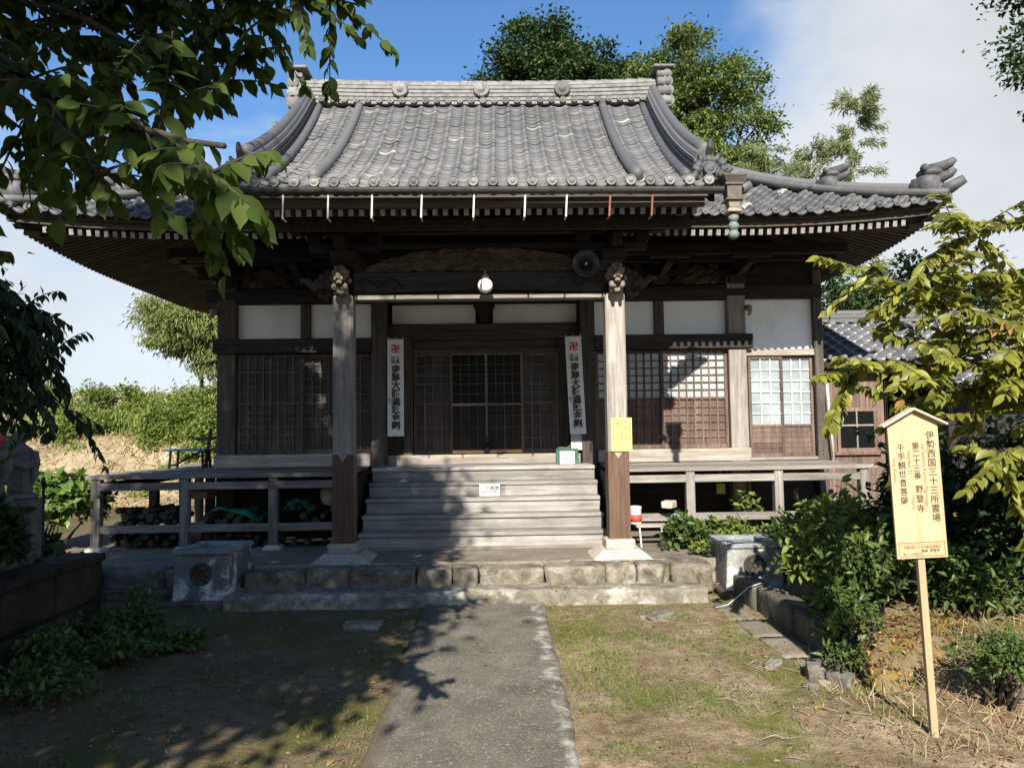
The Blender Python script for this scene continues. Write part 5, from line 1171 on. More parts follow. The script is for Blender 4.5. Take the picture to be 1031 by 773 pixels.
# --- the big cherry that shades the left: its crown stands behind the camera, its branches reach over the left of the view
def mask_edge(zp):
    return np.interp(zp, [-3.5, -3.1, -2.85, -2.5, -2.1, -1.5, -.9, -.2, .35, .8, 1.2, 2.0, 2.6, 2.9, 3.2, 3.55, 4.8, 5.4, 6.6], [-1.9, -1.6, -1.0, -.72, -.45, -.30, -.25, -.55, -.62, -.30, -.42, -.62, -.72, -1.15, -1.6, -2.5, -2.55, -2.75, -3.2])
r_ = np.random.default_rng(77); N0 = 90000
Q = np.stack([r_.uniform(-7.5, -.3, N0), r_.uniform(-4.5, 1.0, N0), r_.uniform(3.3, 12.5, N0)], -1)
zp = Q[:, 2] - .66 * (9.4 - Q[:, 1]); xp = Q[:, 0] + .06 * (9.4 - Q[:, 1])
ok = ((xp > -4.8) | (zp < -.3)) & (xp < mask_edge(zp) - .20 + r_.normal(0, .12, N0)) & (((Q[:, 0] + 4) / 4.2) ** 2 + ((Q[:, 1] + 1.6) / 3.4) ** 2 + ((Q[:, 2] - 7.6) / 5.6) ** 2 < 1.15) & (zp > -4.2) & (zp < 6.4)
C = Q[ok][:1150]; q = np.repeat(np.arange(len(C)), 36)
ch = empty('cherry_tree', (-4.2, -1.6, 0), label='leafy cherry tree whose dark branches hang into the upper left', cat='tree'); CB = np.array([-4.2, -1.6, 0])
P = C[q] + r_.normal(size=(len(q), 3)) * np.array([.26, .3, .22]); D = unit(rdir(len(q), r_) + np.array([0, 0, -.6])); Nn = unit(rdir(len(q), r_) * .6 + np.array([0, -.6, .7]))
leaves('crown', P - CB, D, Nn, r_.uniform(.13, .20, len(q)), r_.uniform(.08, .11, len(q)), L_cherry, ch, 'quad')
m = MB(); m.tube([(0, 0, -.2), (.05, 0, 1.4), (-.05, .1, 2.6), (.1, .1, 4.6), (.1, 0, 7.5)], [.30, .23, .21, .15, .05], 12); m.build('trunk', M_bark, ch)
m = MB()
for k in range(0, len(C), 24): e = C[k] - CB; s = np.array([.05, .05, min(max(2.6, e[2] * .6), 6.5)]); m.tube([tuple(s), tuple((s + e) / 2 + np.array([0, 0, .2])), tuple(e)], [.07, .045, .012], 6)
m.build('limbs', M_bark, ch)

def spray(parent, B, limbs_, mat_, seed, size, per_m, wig=.05, tw=(.25, .5), twn=5, hang=.6, aspect=.5, tipn=0, up=0., shape='fine', spread=.09, fine=None, lname='hanging_leaves', bname='branches', nz=(0, -.3, .9), side=1.):
    """limbs -> side twigs -> leaves hanging along them"""
    r_ = np.random.default_rng(seed); m = MB(); LP, LD, LN, LS = [], [], [], []
    for pts, rad, dens, sz, *sc_ in limbs_:
        pts = np.array(pts, float); seg = np.linalg.norm(np.diff(pts, axis=0), axis=1); cum = np.concatenate([[0], np.cumsum(seg)])
        tt = np.linspace(0, cum[-1], max(6, int(cum[-1] / .12))); path = np.stack([np.interp(tt, cum, pts[:, k]) for k in range(3)], -1) + r_.normal(0, .012, (len(tt), 3)); m.tube([tuple(p - B) for p in path], list(np.linspace(rad, rad * .25, len(path))), 7)
        ntw = int(cum[-1] * twn * dens)
        twigs = [path[int(len(path) * .4):]]
        for k in range(ntw):
            i = min(int(r_.uniform(.12, 1) * (len(path) - 1)), len(path) - 2); d0 = unit(path[i + 1] - path[i]); dd = unit(d0 * .5 + rdir(1, r_)[0] * side + np.array([0, 0, up])); ln = r_.uniform(*tw) * (sc_[0] if sc_ else 1); s = np.linspace(0, 1, 6)[:, None]
            tp = path[i] + dd * ln * s + np.array([0, 0, -1]) * (s ** 2) * ln * .35 * hang; twigs.append(tp); m.tube([tuple(p - B) for p in tp], list(np.linspace(.006, .002, 6)), 5)
        for tp in twigs:
            ln = np.linalg.norm(np.diff(tp, axis=0), axis=1).sum(); n_ = max(2, int(ln * per_m * dens)); u = np.sort(r_.uniform(.1, 1, n_)) * (len(tp) - 1); i = np.minimum(u.astype(int), len(tp) - 2); f = (u - i)[:, None]
            p = tp[i] * (1 - f) + tp[i + 1] * f; d0 = unit(tp[i + 1] - tp[i]); sd_ = unit(np.cross(d0, [0, 0, 1.])) * np.where(np.arange(n_) % 2, 1, -1)[:, None]
            LP.append(p); LD.append(unit(d0 * .55 + sd_ * .75 + rdir(n_, r_) * .35 + np.array([0, 0, -hang]))); LN.append(unit(rdir(n_, r_) * .5 + np.array(nz))); LS.append(sz * size * (.6 + .65 * r_.random(n_)))
    LP = np.concatenate(LP); LD = np.concatenate(LD); LN = np.concatenate(LN); LS = np.concatenate(LS)
    m.build(bname, M_bark, parent); leaves(lname, LP - B, LD, LN, LS, LS * aspect, mat_, parent, shape, .30, .25)
L1 = [([(-3.0, .6, 3.4), (-2.0, 2.0, 3.35), (-1.63, 2.8, 3.24), (-1.25, 2.6, 3.0), (-.85, 2.2, 2.74), (-.55, 2.05, 2.62)], .032, 1.1, .85, .8),
      ([(-1.0, 2.3, 2.80), (-.72, 2.05, 2.64), (-.52, 1.95, 2.52), (-.43, 1.9, 2.42)], .010, 1.5, 1.0, .45)]
for q in ([(-2.6, 1.6, 3.7), (-1.76, 3.0, 3.62), (-1.1, 3.0, 3.60), (-.75, 3.0, 3.60), (-.5, 3.0, 3.59), (-.36, 3.0, 3.57)], [(-2.6, 1.9, 3.6), (-1.7, 2.9, 3.52), (-1.2, 3.0, 3.46), (-.9, 3.05, 3.38), (-.72, 3.05, 3.28)],
          [(-2.5, 2.3, 3.5), (-1.75, 2.9, 3.46), (-1.35, 3.0, 3.38), (-1.05, 3.0, 3.28)], [(-2.6, 2.2, 3.3), (-1.8, 2.7, 3.24), (-1.5, 2.7, 3.12), (-1.28, 2.65, 3.0)], [(-2.5, 2.6, 3.75), (-1.7, 3.2, 3.74), (-1.2, 3.25, 3.72), (-.95, 3.25, 3.66), (-.7, 3.2, 3.60)],
          [(-2.5, 2.6, 3.55), (-1.9, 3.1, 3.56), (-1.5, 3.2, 3.52), (-1.25, 3.2, 3.44), (-1.0, 3.2, 3.36)], [(-1.3, 3.0, 3.62), (-1.0, 3.0, 3.55), (-.8, 3.0, 3.44), (-.68, 3.0, 3.34)], [(-1.5, 2.9, 3.5), (-1.2, 2.95, 3.36), (-.95, 3.0, 3.24), (-.84, 3.0, 3.14)], [(-2.4, 2.5, 3.2), (-1.9, 2.8, 3.14), (-1.62, 2.8, 3.04), (-1.45, 2.8, 2.92)]): L1.append((q, .016, 1.7, .74, .72))
L1 += [([(-2.5, 2.2, 3.0), (-1.9, 2.5, 2.84), (-1.62, 2.5, 2.70), (-1.40, 2.45, 2.60)], .012, 1.0, .85, .6),
      ([(-2.5, 2.4, 2.9), (-1.85, 2.45, 2.68), (-1.6, 2.4, 2.52), (-1.40, 2.35, 2.44), (-1.22, 2.3, 2.40)], .010, 1.2, .55, .4),
      ([(-1.45, 2.7, 3.1), (-1.2, 2.45, 2.84), (-1.0, 2.3, 2.64), (-.92, 2.2, 2.54)], .010, 1.1, 1.0, .6)]
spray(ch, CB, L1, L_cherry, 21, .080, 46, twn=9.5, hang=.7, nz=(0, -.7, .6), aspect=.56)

# --- dark drooping tree at the left edge
dt = empty('drooping_tree', (-5.4, 5.6, .6), label='dark drooping tree leaning in from the left edge over the stone figures', cat='tree'); DB = np.array([-5.4, 5.6, .6])
m = MB(); m.tube([(0, 0, -.3), (.1, .0, 1.0), (.3, 0, 2.2)], [.14, .11, .06], 9); m.build('trunk', M_bark, dt)
LL = []
r_ = np.random.default_rng(31)
for k in range(30):
    x1 = r_.uniform(-3.7, -2.72); z1 = r_.uniform(2.05, 2.85) if x1 > -3.2 else r_.uniform(2.45, 3.0)
    if x1 > -2.95: z1 = min(z1, 2.6)
    y1 = 5.6 + r_.uniform(-.3, .4); LL.append(([(-5.1, 5.6, 2.5), (-4.4, 5.6 + (y1 - 5.6) * .5, z1 + .28), (x1 - .35, y1, z1 + .12), (x1, y1, z1 - .20)], .016, 1.0, 1.0, .85))
spray(dt, DB, LL, L_deep, 32, .092, 52, twn=7.5, hang=.85, aspect=.38, tw=(.2, .45))
r_ = np.random.default_rng(33); n_ = 3600; P = np.stack([r_.normal(-4.1, .42, n_), r_.normal(5.7, .3, n_), r_.normal(2.55, .26, n_)], -1); P[:, 0] = np.clip(P[:, 0], -5.2, -3.45 + .2 * r_.random(n_)); leaves('inner_leaves', P - DB, unit(rdir(n_, r_) + [0, 0, -.7]), unit(rdir(n_, r_) + [0, -.3, .6]), r_.uniform(.06, .11, n_), r_.uniform(.025, .04, n_), L_deep, dt, 'quad')

# --- sunlit cherry branch at right
rc = empty('young_cherry', (6.3, 5.5, .3), label='young cherry tree reaching its sunlit yellow-green branches in from the right', cat='tree'); RB = np.array([6.3, 5.5, .3])
m = MB(); m.tube([(0, 0, -.3), (.0, 0, .9), (-.05, 0, 1.7), (.1, 0, 3.6)], [.11, .09, .075, .03], 9); m.build('trunk', M_bark, rc)
L2 = [([(6.3, 5.5, 1.7), (4.7, 5.4, 2.20), (3.81, 5.3, 2.45), (3.2, 5.2, 2.72), (2.75, 5.2, 2.93), (2.42, 5.2, 3.02)], .034, 1.0, 1),
      ([(5.1, 5.3, 2.1), (4.3, 5.4, 2.22), (3.5, 5.4, 2.28), (2.95, 5.4, 2.30), (2.60, 5.4, 2.18)], .02, 1.3, 1), ([(6.35, 5.5, 3.0), (4.8, 5.4, 3.25), (4.0, 5.2, 3.28), (3.5, 5.2, 3.20), (3.15, 5.2, 3.0)], .022, 1.2, 1),
      ([(4.8, 5.3, 2.2), (4.1, 5.4, 2.65), (3.65, 5.4, 2.9), (3.2, 5.4, 2.92)], .016, 1.2, 1), ([(5.3, 5.2, 1.85), (4.3, 5.4, 2.02), (3.75, 5.4, 1.98), (3.3, 5.4, 1.90)], .016, 1.2, 1),
      ([(5.3, 5.2, 1.8), (4.3, 5.2, 1.82), (3.85, 5.2, 1.72), (3.5, 5.2, 1.60)], .016, 1.1, 1), ([(5.1, 5.4, 2.1), (4.4, 5.4, 2.4), (3.8, 5.5, 2.54), (3.4, 5.5, 2.5)], .016, 1.2, 1),
      ([(5.1, 5.4, 2.05), (4.5, 5.5, 2.12), (3.9, 5.5, 2.14), (3.4, 5.5, 2.08), (3.05, 5.5, 1.97)], .016, 1.3, 1), ([(5.6, 5.5, 2.6), (4.6, 5.5, 2.9), (4.1, 5.5, 3.0), (3.75, 5.5, 2.95)], .016, 1.2, 1), ([(4.2, 5.3, 2.35), (3.7, 5.35, 2.36), (3.25, 5.35, 2.42), (2.85, 5.35, 2.52)], .012, 1.3, 1),
      ([(5.6, 5.3, 1.6), (4.6, 5.4, 1.62), (4.1, 5.4, 1.52), (3.8, 5.4, 1.42)], .014, 1., 1)]
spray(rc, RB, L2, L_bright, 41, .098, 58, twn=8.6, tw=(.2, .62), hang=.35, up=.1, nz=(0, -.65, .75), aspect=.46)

# --- trees behind the temple
tree('dark_conifer', (2.6, 33, 0), (2.6, 33, 18.6), [(2.5, 33, 16.0, 3.0, 2.6, 3.6), (2.1, 33, 17.8, 1.5, 1.4, 2.0), (1.2, 33, 14.6, 1.9, 1.9, 2.4), (4.4, 33, 14.8, 2.0, 2.0, 2.3), (3.6, 33, 17.0, 1.5, 1.4, 1.9), (2.6, 33, 13, 3.6, 3, 3), (1.0, 33, 16.6, 1.5, 1.4, 1.9), (3.9, 33, 17.4, 1.3, 1.3, 1.4), (.6, 33, 15.2, 1.3, 1.3, 1.6), (4.9, 33, 15.6, 1.2, 1.2, 1.5)], 560, 140, .60, .20, L_dark, 'dense dark green tree rising behind the middle of the temple roof', trunk_r=.35, seed=51, shell=.6, jr=.5)
tree('small_dark_tree', (6.2, 34, 0), (6.2, 34, 16.2), [(6.1, 34, 17.2, 1.0, 1.0, 1.2), (5.8, 34, 15.0, 1.8, 1.5, 2.2), (7.2, 34, 15.8, 1.6, 1.5, 2), (5.2, 34, 16.4, 1.1, 1.1, 1.4)], 200, 130, .6, .20, L_dark, 'smaller dark tree top between the dense tree and the camphor', trunk_r=.2, seed=52)
tree('camphor_tree', (7.6, 26, 0), (7.6, 26, 14.6), [(7.1, 26, 14.9, .9, .9, 1.2), (8.5, 26, 13.7, 1.2, 1.1, .8), (6.1, 26, 13.6, 1.1, 1.1, 1.4), (9.1, 26, 12.2, .9, .9, .6), (7.4, 26, 13.2, 1.2, 1.2, 1.0), (6.3, 26, 11.6, 1.6, 1.5, 1.3), (8.4, 26, 11.1, 1.2, 1.1, .7), (7.0, 26, 9.6, 1.9, 1.8, 1.3), (5.2, 26, 12.2, .9, .9, 1.2)], 310, 125, .42, .15, L_camph, 'tall light green camphor tree with open crown behind the right ridge end', trunk_r=.28, seed=53, limbs=44, shell=.35, jr=.55)
def bamboo(base, tip, lean, label, seed, n_=420, size=.34, r0_=.035, spread=.8, group=None, start=.3):
    r_ = np.random.default_rng(seed); t = empty('bamboo', base, label=label, cat='bamboo', group=group); B = np.array(base, float); T = np.array(tip, float) - B
    s = np.linspace(0, 1, 22)[:, None]; path = T * s + np.array([lean[0], lean[1], 0]) * (s ** 3) + np.array([0, 0, -.12]) * np.linalg.norm(lean) * (s ** 4)
    m = MB(); m.tube([tuple(p) for p in path], list(np.linspace(r0_, .006, 22)), 8); m.build('culm', M_culm, t)
    LP, LD = [], []; m = MB()
    for k in range(34):
        f = r_.uniform(start, 1); p = np.array([np.interp(f, s[:, 0], path[:, j]) for j in range(3)]); d = unit(rdir(1, r_)[0] * np.array([1, 1, .3]) + np.array([0, 0, .35])); ln = spread * (1.25 - f) * r_.uniform(.7, 1.2) + .25
        q = p + d * ln * np.linspace(0, 1, 8)[:, None] + np.array([0, 0, -.35]) * ln * (np.linspace(0, 1, 8)[:, None] ** 2); m.tube([tuple(a) for a in q], list(np.linspace(.008, .003, 8)), 4)
        k2 = n_ // 34; i = r_.integers(2, 8, k2); LP.append(q[i] + r_.normal(0, .07, (k2, 3))); LD.append(unit(d + rdir(k2, r_) * .8 + np.array([0, 0, -.55])))
    m.build('twigs', M_culm, t); LP = np.concatenate(LP); LD = np.concatenate(LD); leaves('foliage', LP, LD, unit(rdir(len(LP), r_) * .7 + [0, -.4, .7]), r_.uniform(.6, 1.2, len(LP)) * size, r_.uniform(.7, 1.2, len(LP)) * size * .19, L_plume, t, 'quad', droop=.35); return t
bamboo((11.0, 24, 0), (11.2, 24, 12.6), (.85, 0), 'tall feathery bamboo tip above the right roof corner', 61, 5200, .20, .05, 2.0, start=.66)
bamboo((12.6, 24.6, 0), (12.3, 24.6, 9.6), (-.5, 0), 'shorter bamboo leaning beside the tall feathery one', 62, 1500, .3, .05, 1.0, start=.5)
for k, (x, h, ln) in enumerate(((9.3, 11.0, -.5), (10.0, 10.9, .4), (8.7, 10.4, -.3))): bamboo((x, 24, 0), (x, 24, h), (ln, 0), ('leafy bamboo top just right of the camphor tree', 'sparse bamboo top between the camphor and the feathery bamboo', 'low bamboo top close against the camphor tree')[k], 63 + k, 2600, .21, .05, 1.4, start=.66)
bamboo((-5.0, 24, 0), (-5.4, 24, 11.6), (-.9, 0), 'sparse bamboo top showing above the left end of the roof', 67, 600, .36, .05, 1.0, start=.6)
bamboo((-6.6, 25, 0), (-6.8, 25, 11.2), (-.7, 0), 'bamboo top over the left roof slope, half behind cherry leaves', 68, 500, .36, .05, 1.0, start=.6)
tree('tall_dark_tree', (13.4, 15.5, 0), (13.3, 15.5, 9.5), [(12.25, 15.3, 9.8, 1.1, 1.3, 1.0), (12.7, 15.3, 11.3, 1.6, 1.3, 1.2), (12.3, 15.3, 8.4, .7, 1, .45)], 95, 130, .34, .13, L_dark, 'dark tree cutting into the upper right corner', trunk_r=.16, seed=71, limbs=0)
tree('evergreen_tree', (11.2, 22, 0), (11.2, 22, 6), [(10.6, 22, 4.6, 1.7, 1.5, 1.7), (12.6, 22, 5.0, 1.9, 1.5, 1.8), (14.8, 22, 4.8, 2.0, 1.5, 1.7), (11.6, 22, 3.2, 2.6, 1.6, 2.0)], 170, 120, .55, .17, L_dark, 'dense evergreen behind the annex roof at right', trunk_r=.2, seed=72, shell=.6)
# left background
tree('feathery_tree', (-9.2, 25, 1.9), (-9.4, 25, 5.6), [(-9.2, 25, 5.4, 1.4, 1.2, .8), (-10.6, 25, 5.9, 1.1, .9, .5), (-8.2, 25, 4.3, 1.3, 1.1, .9), (-9.9, 25, 4.9, .9, .9, .4), (-8, 25, 5.8, 1.2, 1, .8), (-7.9, 25, 3.0, 1.1, 1, 1)], 200, 130, .42, .17, L_bamboo, 'feathery light green tree behind the left eaves', trunk_r=.08, seed=81, aspect=.26, down=.9, droop=.4, flat=.45)
for k, (x, y, z, a, h) in enumerate(((-12.6, 25, 2.5, 1.5, 1.0), (-10.7, 24.8, 2.4, 1.3, 1.1), (-8.9, 24.6, 2.2, 1.2, 1.4), (-14.8, 25.5, 2.5, 1.6, 1.1), (-7.3, 24.4, 2.2, 1.2, 1.2), (-17.5, 26, 2.6, 1.9, 1.3), (-9.4, 23.6, 2.0, 1.1, .75), (-12.0, 23.8, 2.1, 1.0, .6), (-8.1, 23.0, 1.7, .9, .85))):
    tree('hillside_bush', (x, y, z - 1.0), (x, y, z + .3), [(x, y, z, a, .8, h), (x - a * .5, y, z - .3, a * .7, .7, h * .7), (x + a * .4, y, z + .2, a * .6, .6, h * .8)], 60, 150, .32, .11, L_bush, ('rounded light green bush in the middle of the bank top at left', 'bright green bush just left of the feathery tree', 'tall light green bush close to the hall corner', 'light green bush behind the drooping tree at far left', 'light green bush half hidden by the hall corner', 'light green bush hidden at the far left end of the bank', 'low light bush on the front of the bank between the taller ones', 'small low bush on the bank top by the drooping leaves', 'light bush lowest on the bank next to the hall corner')[k], 'bush', 'bushes on top of the bank', trunk_r=.05, seed=90 + k, limbs=4, shell=.6)
r_ = np.random.default_rng(95); n_ = 9000; x = r_.uniform(-18, -7, n_); t = r_.uniform(.5, .9, n_); k = fbm(x * .8, t * 4, 97) > .46; x, t = x[k], t[k]; n_ = len(x); P = np.stack([x, 20.5 + 5.5 * t, -.1 + 2.15 * sstep(t, 0, .62)], -1); leaves('tall_grass', P, unit(rdir(n_, r_) * .35 + [0, 0, 1]), unit(rdir(n_, r_) + [0, -1, 0]), r_.uniform(.2, .75, n_) * (.4 + 1.2 * fbm(x * 1.3, t * 3, 98)), .035, L_bush, None, 'blade', droop=.25, kind='stuff', label='tall green grass along the top of the bank')
n_ = 5000; x = r_.uniform(-18, -5, n_); t = r_.uniform(.0, .6, n_); P = np.stack([x, 20.5 + 5.5 * t, -.1 + 2.15 * sstep(t, 0, .62)], -1); leaves('dry_grass', P, unit(rdir(n_, r_) * .8 + [0, -.4, .6]), unit(rdir(n_, r_) + [0, -1, 0]), r_.uniform(.12, .35, n_), .03, L_dry, None, 'blade', droop=.3, kind='stuff', label='dry cut grass lying on the bank')
for k in range(9):
    x = -13 + 1.05 * k + r_.uniform(-.4, .4); t = r_.uniform(.12, .5); y = 20.5 + 5.5 * t; z = -.1 + 2.15 * float(sstep(np.array(t), 0, .62)); n_ = 130; P = np.array([x, y, z]) + r_.normal(size=(n_, 3)) * [.2, .1, .08]; leaves('weed_tuft', P - [x, y, z], unit(rdir(n_, r_) + [0, 0, .8]), unit(rdir(n_, r_) + [0, -.4, .6]), r_.uniform(.08, .2, n_), .06, L_bush, None, 'quad', label='small green weed tuft on the dry bank', cat='weed', group='weed tufts on the bank').location = (x, y, z)
# hydrangea at the left of the veranda
def bush(name, c, r3, n_, size, mat_, label, seed, cat='shrub', group=None, aspect=.6, shape='oval', stems=14, up=.3, lumps=9):
    r_ = np.random.default_rng(seed); c = np.array(c, float); r3 = np.array(r3, float); b = empty(name, (c[0], c[1], c[2] - r3[2]), label=label, cat=cat, group=group); B = np.array([c[0], c[1], c[2] - r3[2]])
    lc = rdir(lumps, r_) * r3 * .55 + c; lr = r_.uniform(.40, .72, (lumps, 1)) * r3; q = r_.integers(0, lumps, n_); d = rdir(n_, r_); d[:, 2] = np.abs(d[:, 2]) * .9 + d[:, 2] * .1
    P = lc[q] + d * lr[q] * (.55 + .5 * r_.random((n_, 1)) ** .5); D = unit(d * .7 + rdir(n_, r_) * .7 + [0, 0, -.15]); Nn = unit(d * .5 + rdir(n_, r_) * .5 + [0, -.15, up + .4]); L_ = size * r_.uniform(.55, 1.3, n_)
    m = MB(); SP, SDr = [], []
    for k in range(max(3, n_ // 130)):
        d0 = unit(rdir(1, r_)[0] * np.array([1, 1, .6]) + np.array([0, 0, .55])); s0_ = c + d0 * r3 * .6; e_ = c + d0 * r3 * r_.uniform(1.15, 1.65); sg_ = s0_ + (e_ - s0_) * np.linspace(0, 1, 7)[:, None] + np.array([0, 0, -.12]) * (np.linspace(0, 1, 7)[:, None] ** 2) * r3[2]; m.tube([tuple(p - B) for p in sg_], list(np.linspace(.005, .0015, 7)), 4); SP.append(np.repeat(sg_[1:], 2, 0)); SDr.append(unit(d0 * .7 + rdir(12, r_) * .8))
    SP = np.concatenate(SP); SDr = np.concatenate(SDr); k_ = len(SP); L2_ = size * r_.uniform(.5, 1.1, k_); leaves('foliage', np.concatenate([P, SP]) - B, np.concatenate([D, SDr]), np.concatenate([Nn, unit(rdir(k_, r_) * .5 + [0, -.3, .8])]), np.concatenate([L_, L2_]), np.concatenate([L_, L2_]) * aspect, mat_, b, shape, .3, .2)
    for k in range(stems): e = P[r_.integers(0, n_)] - B; m.tube([(r_.normal(0, .04), r_.normal(0, .04), -.05), tuple(e * .5 + r_.normal(0, .04, 3)), tuple(e)], [.012, .008, .003], 5)
    m.build('stems', M_bark, b); return b
bush('hydrangea', (-5.95, 10.6, .78), (.75, .6, .62), 2600, .13, L_hyd, 'broad sunlit hydrangea bush left of the veranda corner', 101, aspect=.7)
bush('hydrangea', (-7.0, 11.0, .62), (.7, .6, .62), 1900, .13, L_hyd, 'second hydrangea bush further left, behind the dark leaves', 102, aspect=.7)
bush('fern_clump', (-4.75, 8.5, .42), (.50, .35, .40), 1000, .14, L_deep, 'dark broad-leaved clump below the left veranda corner post', 103)
bush('dark_shrub', (-3.98, 6.25, 1.0), (.36, .34, .36), 1900, .10, L_deep, 'dark shrub at the feet of the stone figures', 104)
bush('dark_shrub', (-4.15, 5.2, .95), (.4, .5, .4), 1300, .10, L_deep, 'dark shrub on the raised bed at the lower left edge', 105)
# weeds below the planter wall
for k, (x, y, a, b, h) in enumerate(((-3.15, 6.9, .28, .26, .18), (-2.9, 6.5, .32, .28, .13), (-3.25, 6.1, .28, .30, .22), (-3.05, 5.6, .34, .30, .15), (-2.6, 6.9, .22, .20, .09), (-3.0, 7.15, .2, .15, .30))):
    bush('weed_clump', (x, y, h * .85), (a, b, h), 560, .062, L_weed, ('leafy weeds below the far end of the dark planter wall', 'spreading weeds in the middle of the shaded left ground', 'taller weeds against the dark planter wall', 'low weeds nearest to the camera at left', 'outermost low weeds reaching towards the water tub', 'thin upright weed by the corner of the planter wall')[k], 110 + k, 'weed', None, .5, 'oval', 8)
# right side shrubs
SH = [('bright_shrub', (3.35, 7.35, .62), (.42, .40, .52), 1500, .115, L_bush, 'bright green leafy shrub behind the kerb wall', .45), ('bright_shrub', (3.66, 8.1, .62), (.42, .42, .42), 1300, .10, L_weed, 'green shrub between the water tub and the sign', .45),
      ('dark_shrub', (4.25, 7.0, .95), (.55, .55, .95), 2600, .11, L_deep, 'tall dark shrub right behind the sign', .5), ('dark_shrub', (5.0, 6.8, 1.0), (.6, .6, 1.0), 2600, .12, L_deep, 'tall dark shrub at the right edge', .5),
      ('dark_shrub', (4.35, 8.7, .62), (.6, .5, .42), 1500, .11, L_deep, 'low dark shrub between the last veranda post and the sign', .5), ('dark_shrub', (3.05, 6.55, .25), (.24, .28, .24), 700, .07, L_weed, 'low dark weeds hanging over the end of the kerb wall', .5),
      ('box_shrub', (3.35, 4.95, .34), (.26, .22, .20), 1500, .035, L_weed, 'small clipped-looking shrub at the lower right edge', .6), ('thin_shrub', (4.75, 9.9, .62), (.4, .3, .30), 600, .09, L_weed, 'straggly shrub in front of the last veranda post', .45),
      ('weed_clump', (2.6, 9.75, .55), (.34, .22, .30), 750, .10, L_weed, 'leafy weeds growing by the white plank and right pillar', .5), ('weed_clump', (3.1, 9.7, .48), (.30, .20, .22), 480, .10, L_bush, 'light weeds in front of the first right veranda post', .4),
      ('weed_clump', (3.75, 9.45, .50), (.30, .25, .26), 520, .10, L_weed, 'weeds beside the square white can', .4), ('weed_clump', (2.95, 6.10, .20), (.26, .22, .20), 420, .07, L_weed, 'dark weeds growing over the near end of the kerb wall', .35), ('weed_clump', (2.72, 5.75, .12), (.20, .14, .13), 200, .07, L_weed, 'sparse weeds among the grey rocks', .3), ('bright_shrub', (2.80, 6.02, .30), (.10, .10, .13), 60, .09, L_bush, 'small bright sapling by the near end of the kerb wall', .45), ('dark_shrub', (4.9, 5.7, .75), (.5, .5, .6), 1500, .10, L_deep, 'dark leafy shrub at the right edge behind the small clipped shrub', .5), ('leafy_shrub', (3.45, 6.75, .62), (.38, .36, .36), 1100, .085, L_weed, 'mid green leafy shrub left of the sign post above the bank', .45), ('leafy_shrub', (3.98, 7.3, .78), (.45, .4, .5), 1400, .10, L_bush, 'light leafy shrub half hidden behind the signboard', .45), ('leafy_shrub', (4.05, 6.35, .62), (.34, .30, .30), 800, .08, L_weed, 'low leafy shrub right of the sign post on the bank', .45), ('weed_clump', (2.62, 9.3, .40), (.12, .10, .09), 90, .07, L_bush, 'tiny weed on the terrace edge near the right tub', .5),
      ('weed_clump', (3.45, 8.9, .36), (.18, .35, .30), 420, .10, L_weed, 'weeds crowding the right side of the pale water tub', .35), ('weed_clump', (4.0, 6.3, .52), (.5, .35, .22), 480, .08, L_weed, 'low weeds on the bank behind the sign post', .35)]
for k, (nm, c, r3, n_, sz, mt, lb, asp) in enumerate(SH): bush(nm, c, r3, n_, sz, mt, lb, 130 + k, 'weed' if 'weed' in nm else 'shrub', None, asp, 'oval', 22)
vine = bush('creeper', (3.6, 10.6, .72), (.16, .12, .28), 60, .10, L_bush, 'small creeper climbing in the dark below the right veranda', 160, 'creeper', None, .7, 'oval', 6)
# --- ground cover
r_ = np.random.default_rng(201)
def gz(x, y): return ground_h(np.asarray(x), np.asarray(y))
N = 52000; x = r_.uniform(.68, 4.2, N); y = r_.uniform(3.4, 8.25, N); dn = fbm(x * 1.1, y * 1.1, 202, 4); d2 = fbm(x * 4, y * 4, 209, 3)
hot = np.exp(-((x - 1.55) ** 2 / .09 + (y - 5.45) ** 2 / .07)) + .6 * np.exp(-((x - .95) ** 2 / .05 + (y - 6.4) ** 2 / 1.1)) + .6 * np.exp(-((x - 1.5) ** 2 / .2 + (y - 6.9) ** 2 / .1))
k = (r_.random(N) < np.clip((dn - .44) * 3.2, 0, .6) * (d2 > .42) + hot * .9 + .04); x, y = x[k], y[k]; n_ = len(x)
P = np.stack([x, y, gz(x, y) - .004], -1); leaves('grass', P, unit(rdir(n_, r_) * .75 + [0, 0, .8]), unit(rdir(n_, r_) + [0, -1, 0]), r_.uniform(.015, .060, n_), r_.uniform(.003, .007, n_), L_grass, None, 'blade', droop=.35, kind='stuff', label='patchy short grass on the sunny ground right of the path')
N = 11000; x = r_.uniform(-3.6, -.62, N); y = r_.uniform(3.4, 8.2, N); k = fbm(x * 2, y * 2, 203) > .56; x, y = x[k], y[k]; n_ = len(x); P = np.stack([x, y, gz(x, y) - .004], -1)
leaves('grass', P, unit(rdir(n_, r_) * .75 + [0, 0, .8]), unit(rdir(n_, r_) + [0, -1, 0]), r_.uniform(.02, .06, n_), r_.uniform(.004, .007, n_), L_grass, None, 'blade', droop=.35, kind='stuff', label='sparse grass in the shade left of the path')
N = 26000; x = r_.uniform(-3.6, 5, N); y = r_.uniform(3.3, 9.0, N); w = .20 + .9 * np.exp(-((x - .85) ** 2 / .02)) * (y > 6) + .8 * np.exp(-((x + .75) ** 2 / .03)) + .5 * (x > 2.1) * (y < 6.6) + .7 * np.exp(-((x + 2.3) ** 2 / .5 + (y - 5.6) ** 2 / .5)) + 1. * np.exp(-((x - 2.55) ** 2 / .03 + (y - 8.4) ** 2 / .12))
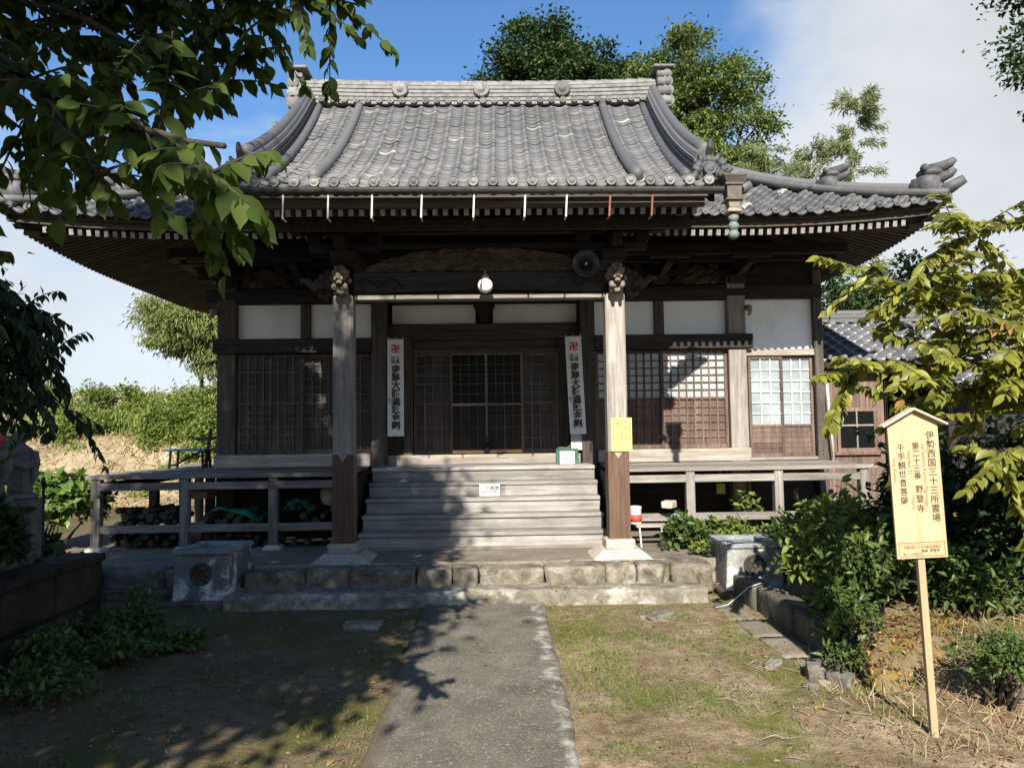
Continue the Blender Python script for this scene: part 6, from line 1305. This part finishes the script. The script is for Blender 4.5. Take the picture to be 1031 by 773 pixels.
k = (r_.random(N) < w * .30) & ~((np.abs(x - .04) < .62)); x, y = x[k], y[k]; n_ = len(x); z = gz(x, y) + .006; z = np.where((y > 8.33) & (np.abs(x) < 2.65), .16, z); k = ~((y > 8.6) & (x < 2.4)); x, y, z = x[k], y[k], z[k]; n_ = len(x)
P = np.stack([x, y, z], -1); leaves('fallen_leaves', P, unit(rdir(n_, r_) * [1, 1, .15]), unit(rdir(n_, r_) * .5 + [0, 0, 1]), r_.uniform(.014, .048, n_), r_.uniform(.008, .024, n_), L_fall, None, 'oval', .8, .3, kind='stuff', label='dry brown leaves scattered on the ground')
x = r_.uniform(-.5, .6, 60); y = r_.uniform(3.6, 8.2, 60); P = np.stack([x, y, np.full(60, .037)], -1); leaves('fallen_leaves', P, unit(rdir(60, r_) * [1, 1, .1]), unit(rdir(60, r_) * .3 + [0, 0, 1]), r_.uniform(.015, .04, 60), r_.uniform(.01, .018, 60), L_fall, None, 'oval', .8, .3, kind='stuff', label='few dry leaves on the concrete path')
m = MB()
for k in range(520):
    x = r_.uniform(-3.3, 4.0); y = r_.uniform(3.4, 8.2)
    if abs(x - .04) < .66: continue
    s = r_.uniform(.004, .016); m.ball((x, y, float(gz(x, y)) + s * .2), (s, s * .8, s * .55), 6, 4)
m.build('pebbles', M_kerb, kind='stuff', label='small pebbles in the bare earth')
m = MB()
for k in range(110):
    x = r_.uniform(1.6, 4.2); y = r_.uniform(4.0, 6.2); a = r_.uniform(0, PI); l = r_.uniform(.05, .2); z = float(gz(x, y)) + .012; m.tube([(x, y, z), (x + math.cos(a) * l * .5, y + math.sin(a) * l * .5, z + r_.uniform(0, .03)), (x + math.cos(a) * l, y + math.sin(a) * l, z + r_.uniform(-.005, .02))], [.002, .0026, .0012], 5)
m.build('twigs', W['palex'], kind='stuff', label='dry twigs scattered around the foot of the sign')
N = 2600; x = r_.uniform(2.8, 4.2, N); y = r_.uniform(5.35, 6.6, N); P = np.stack([x, y, bank_h(x, y)], -1); k = r_.random(N) < .45; leaves('grass', P[k], unit(rdir(k.sum(), r_) * .8 + [0, -.3, .7]), unit(rdir(k.sum(), r_) + [0, -1, 0]), r_.uniform(.03, .10, k.sum()), .006, L_grass, None, 'blade', droop=.4, kind='stuff', label='short grass on the mossy bank'); k = ~k; leaves('fallen_leaves', P[k] + [0, 0, .01], unit(rdir(k.sum(), r_)), unit(rdir(k.sum(), r_) * .6 + [0, -.5, 1]), r_.uniform(.02, .06, k.sum()), r_.uniform(.012, .03, k.sum()), L_fall, None, 'oval', .8, .3, kind='stuff', label='dry leaves lying on the mossy bank')
N = 1600; x = r_.uniform(2.5, 4.4, N); y = r_.uniform(4.4, 6.6, N); P = np.stack([x, y, gz(x, y)], -1); leaves('dry_grass', P, unit(rdir(N, r_) + [0, 0, .5]), unit(rdir(N, r_) + [0, -1, 0]), r_.uniform(.05, .18, N), .006, L_dry, None, 'blade', droop=.4, kind='stuff', label='dry straw-like grass on the right bank')
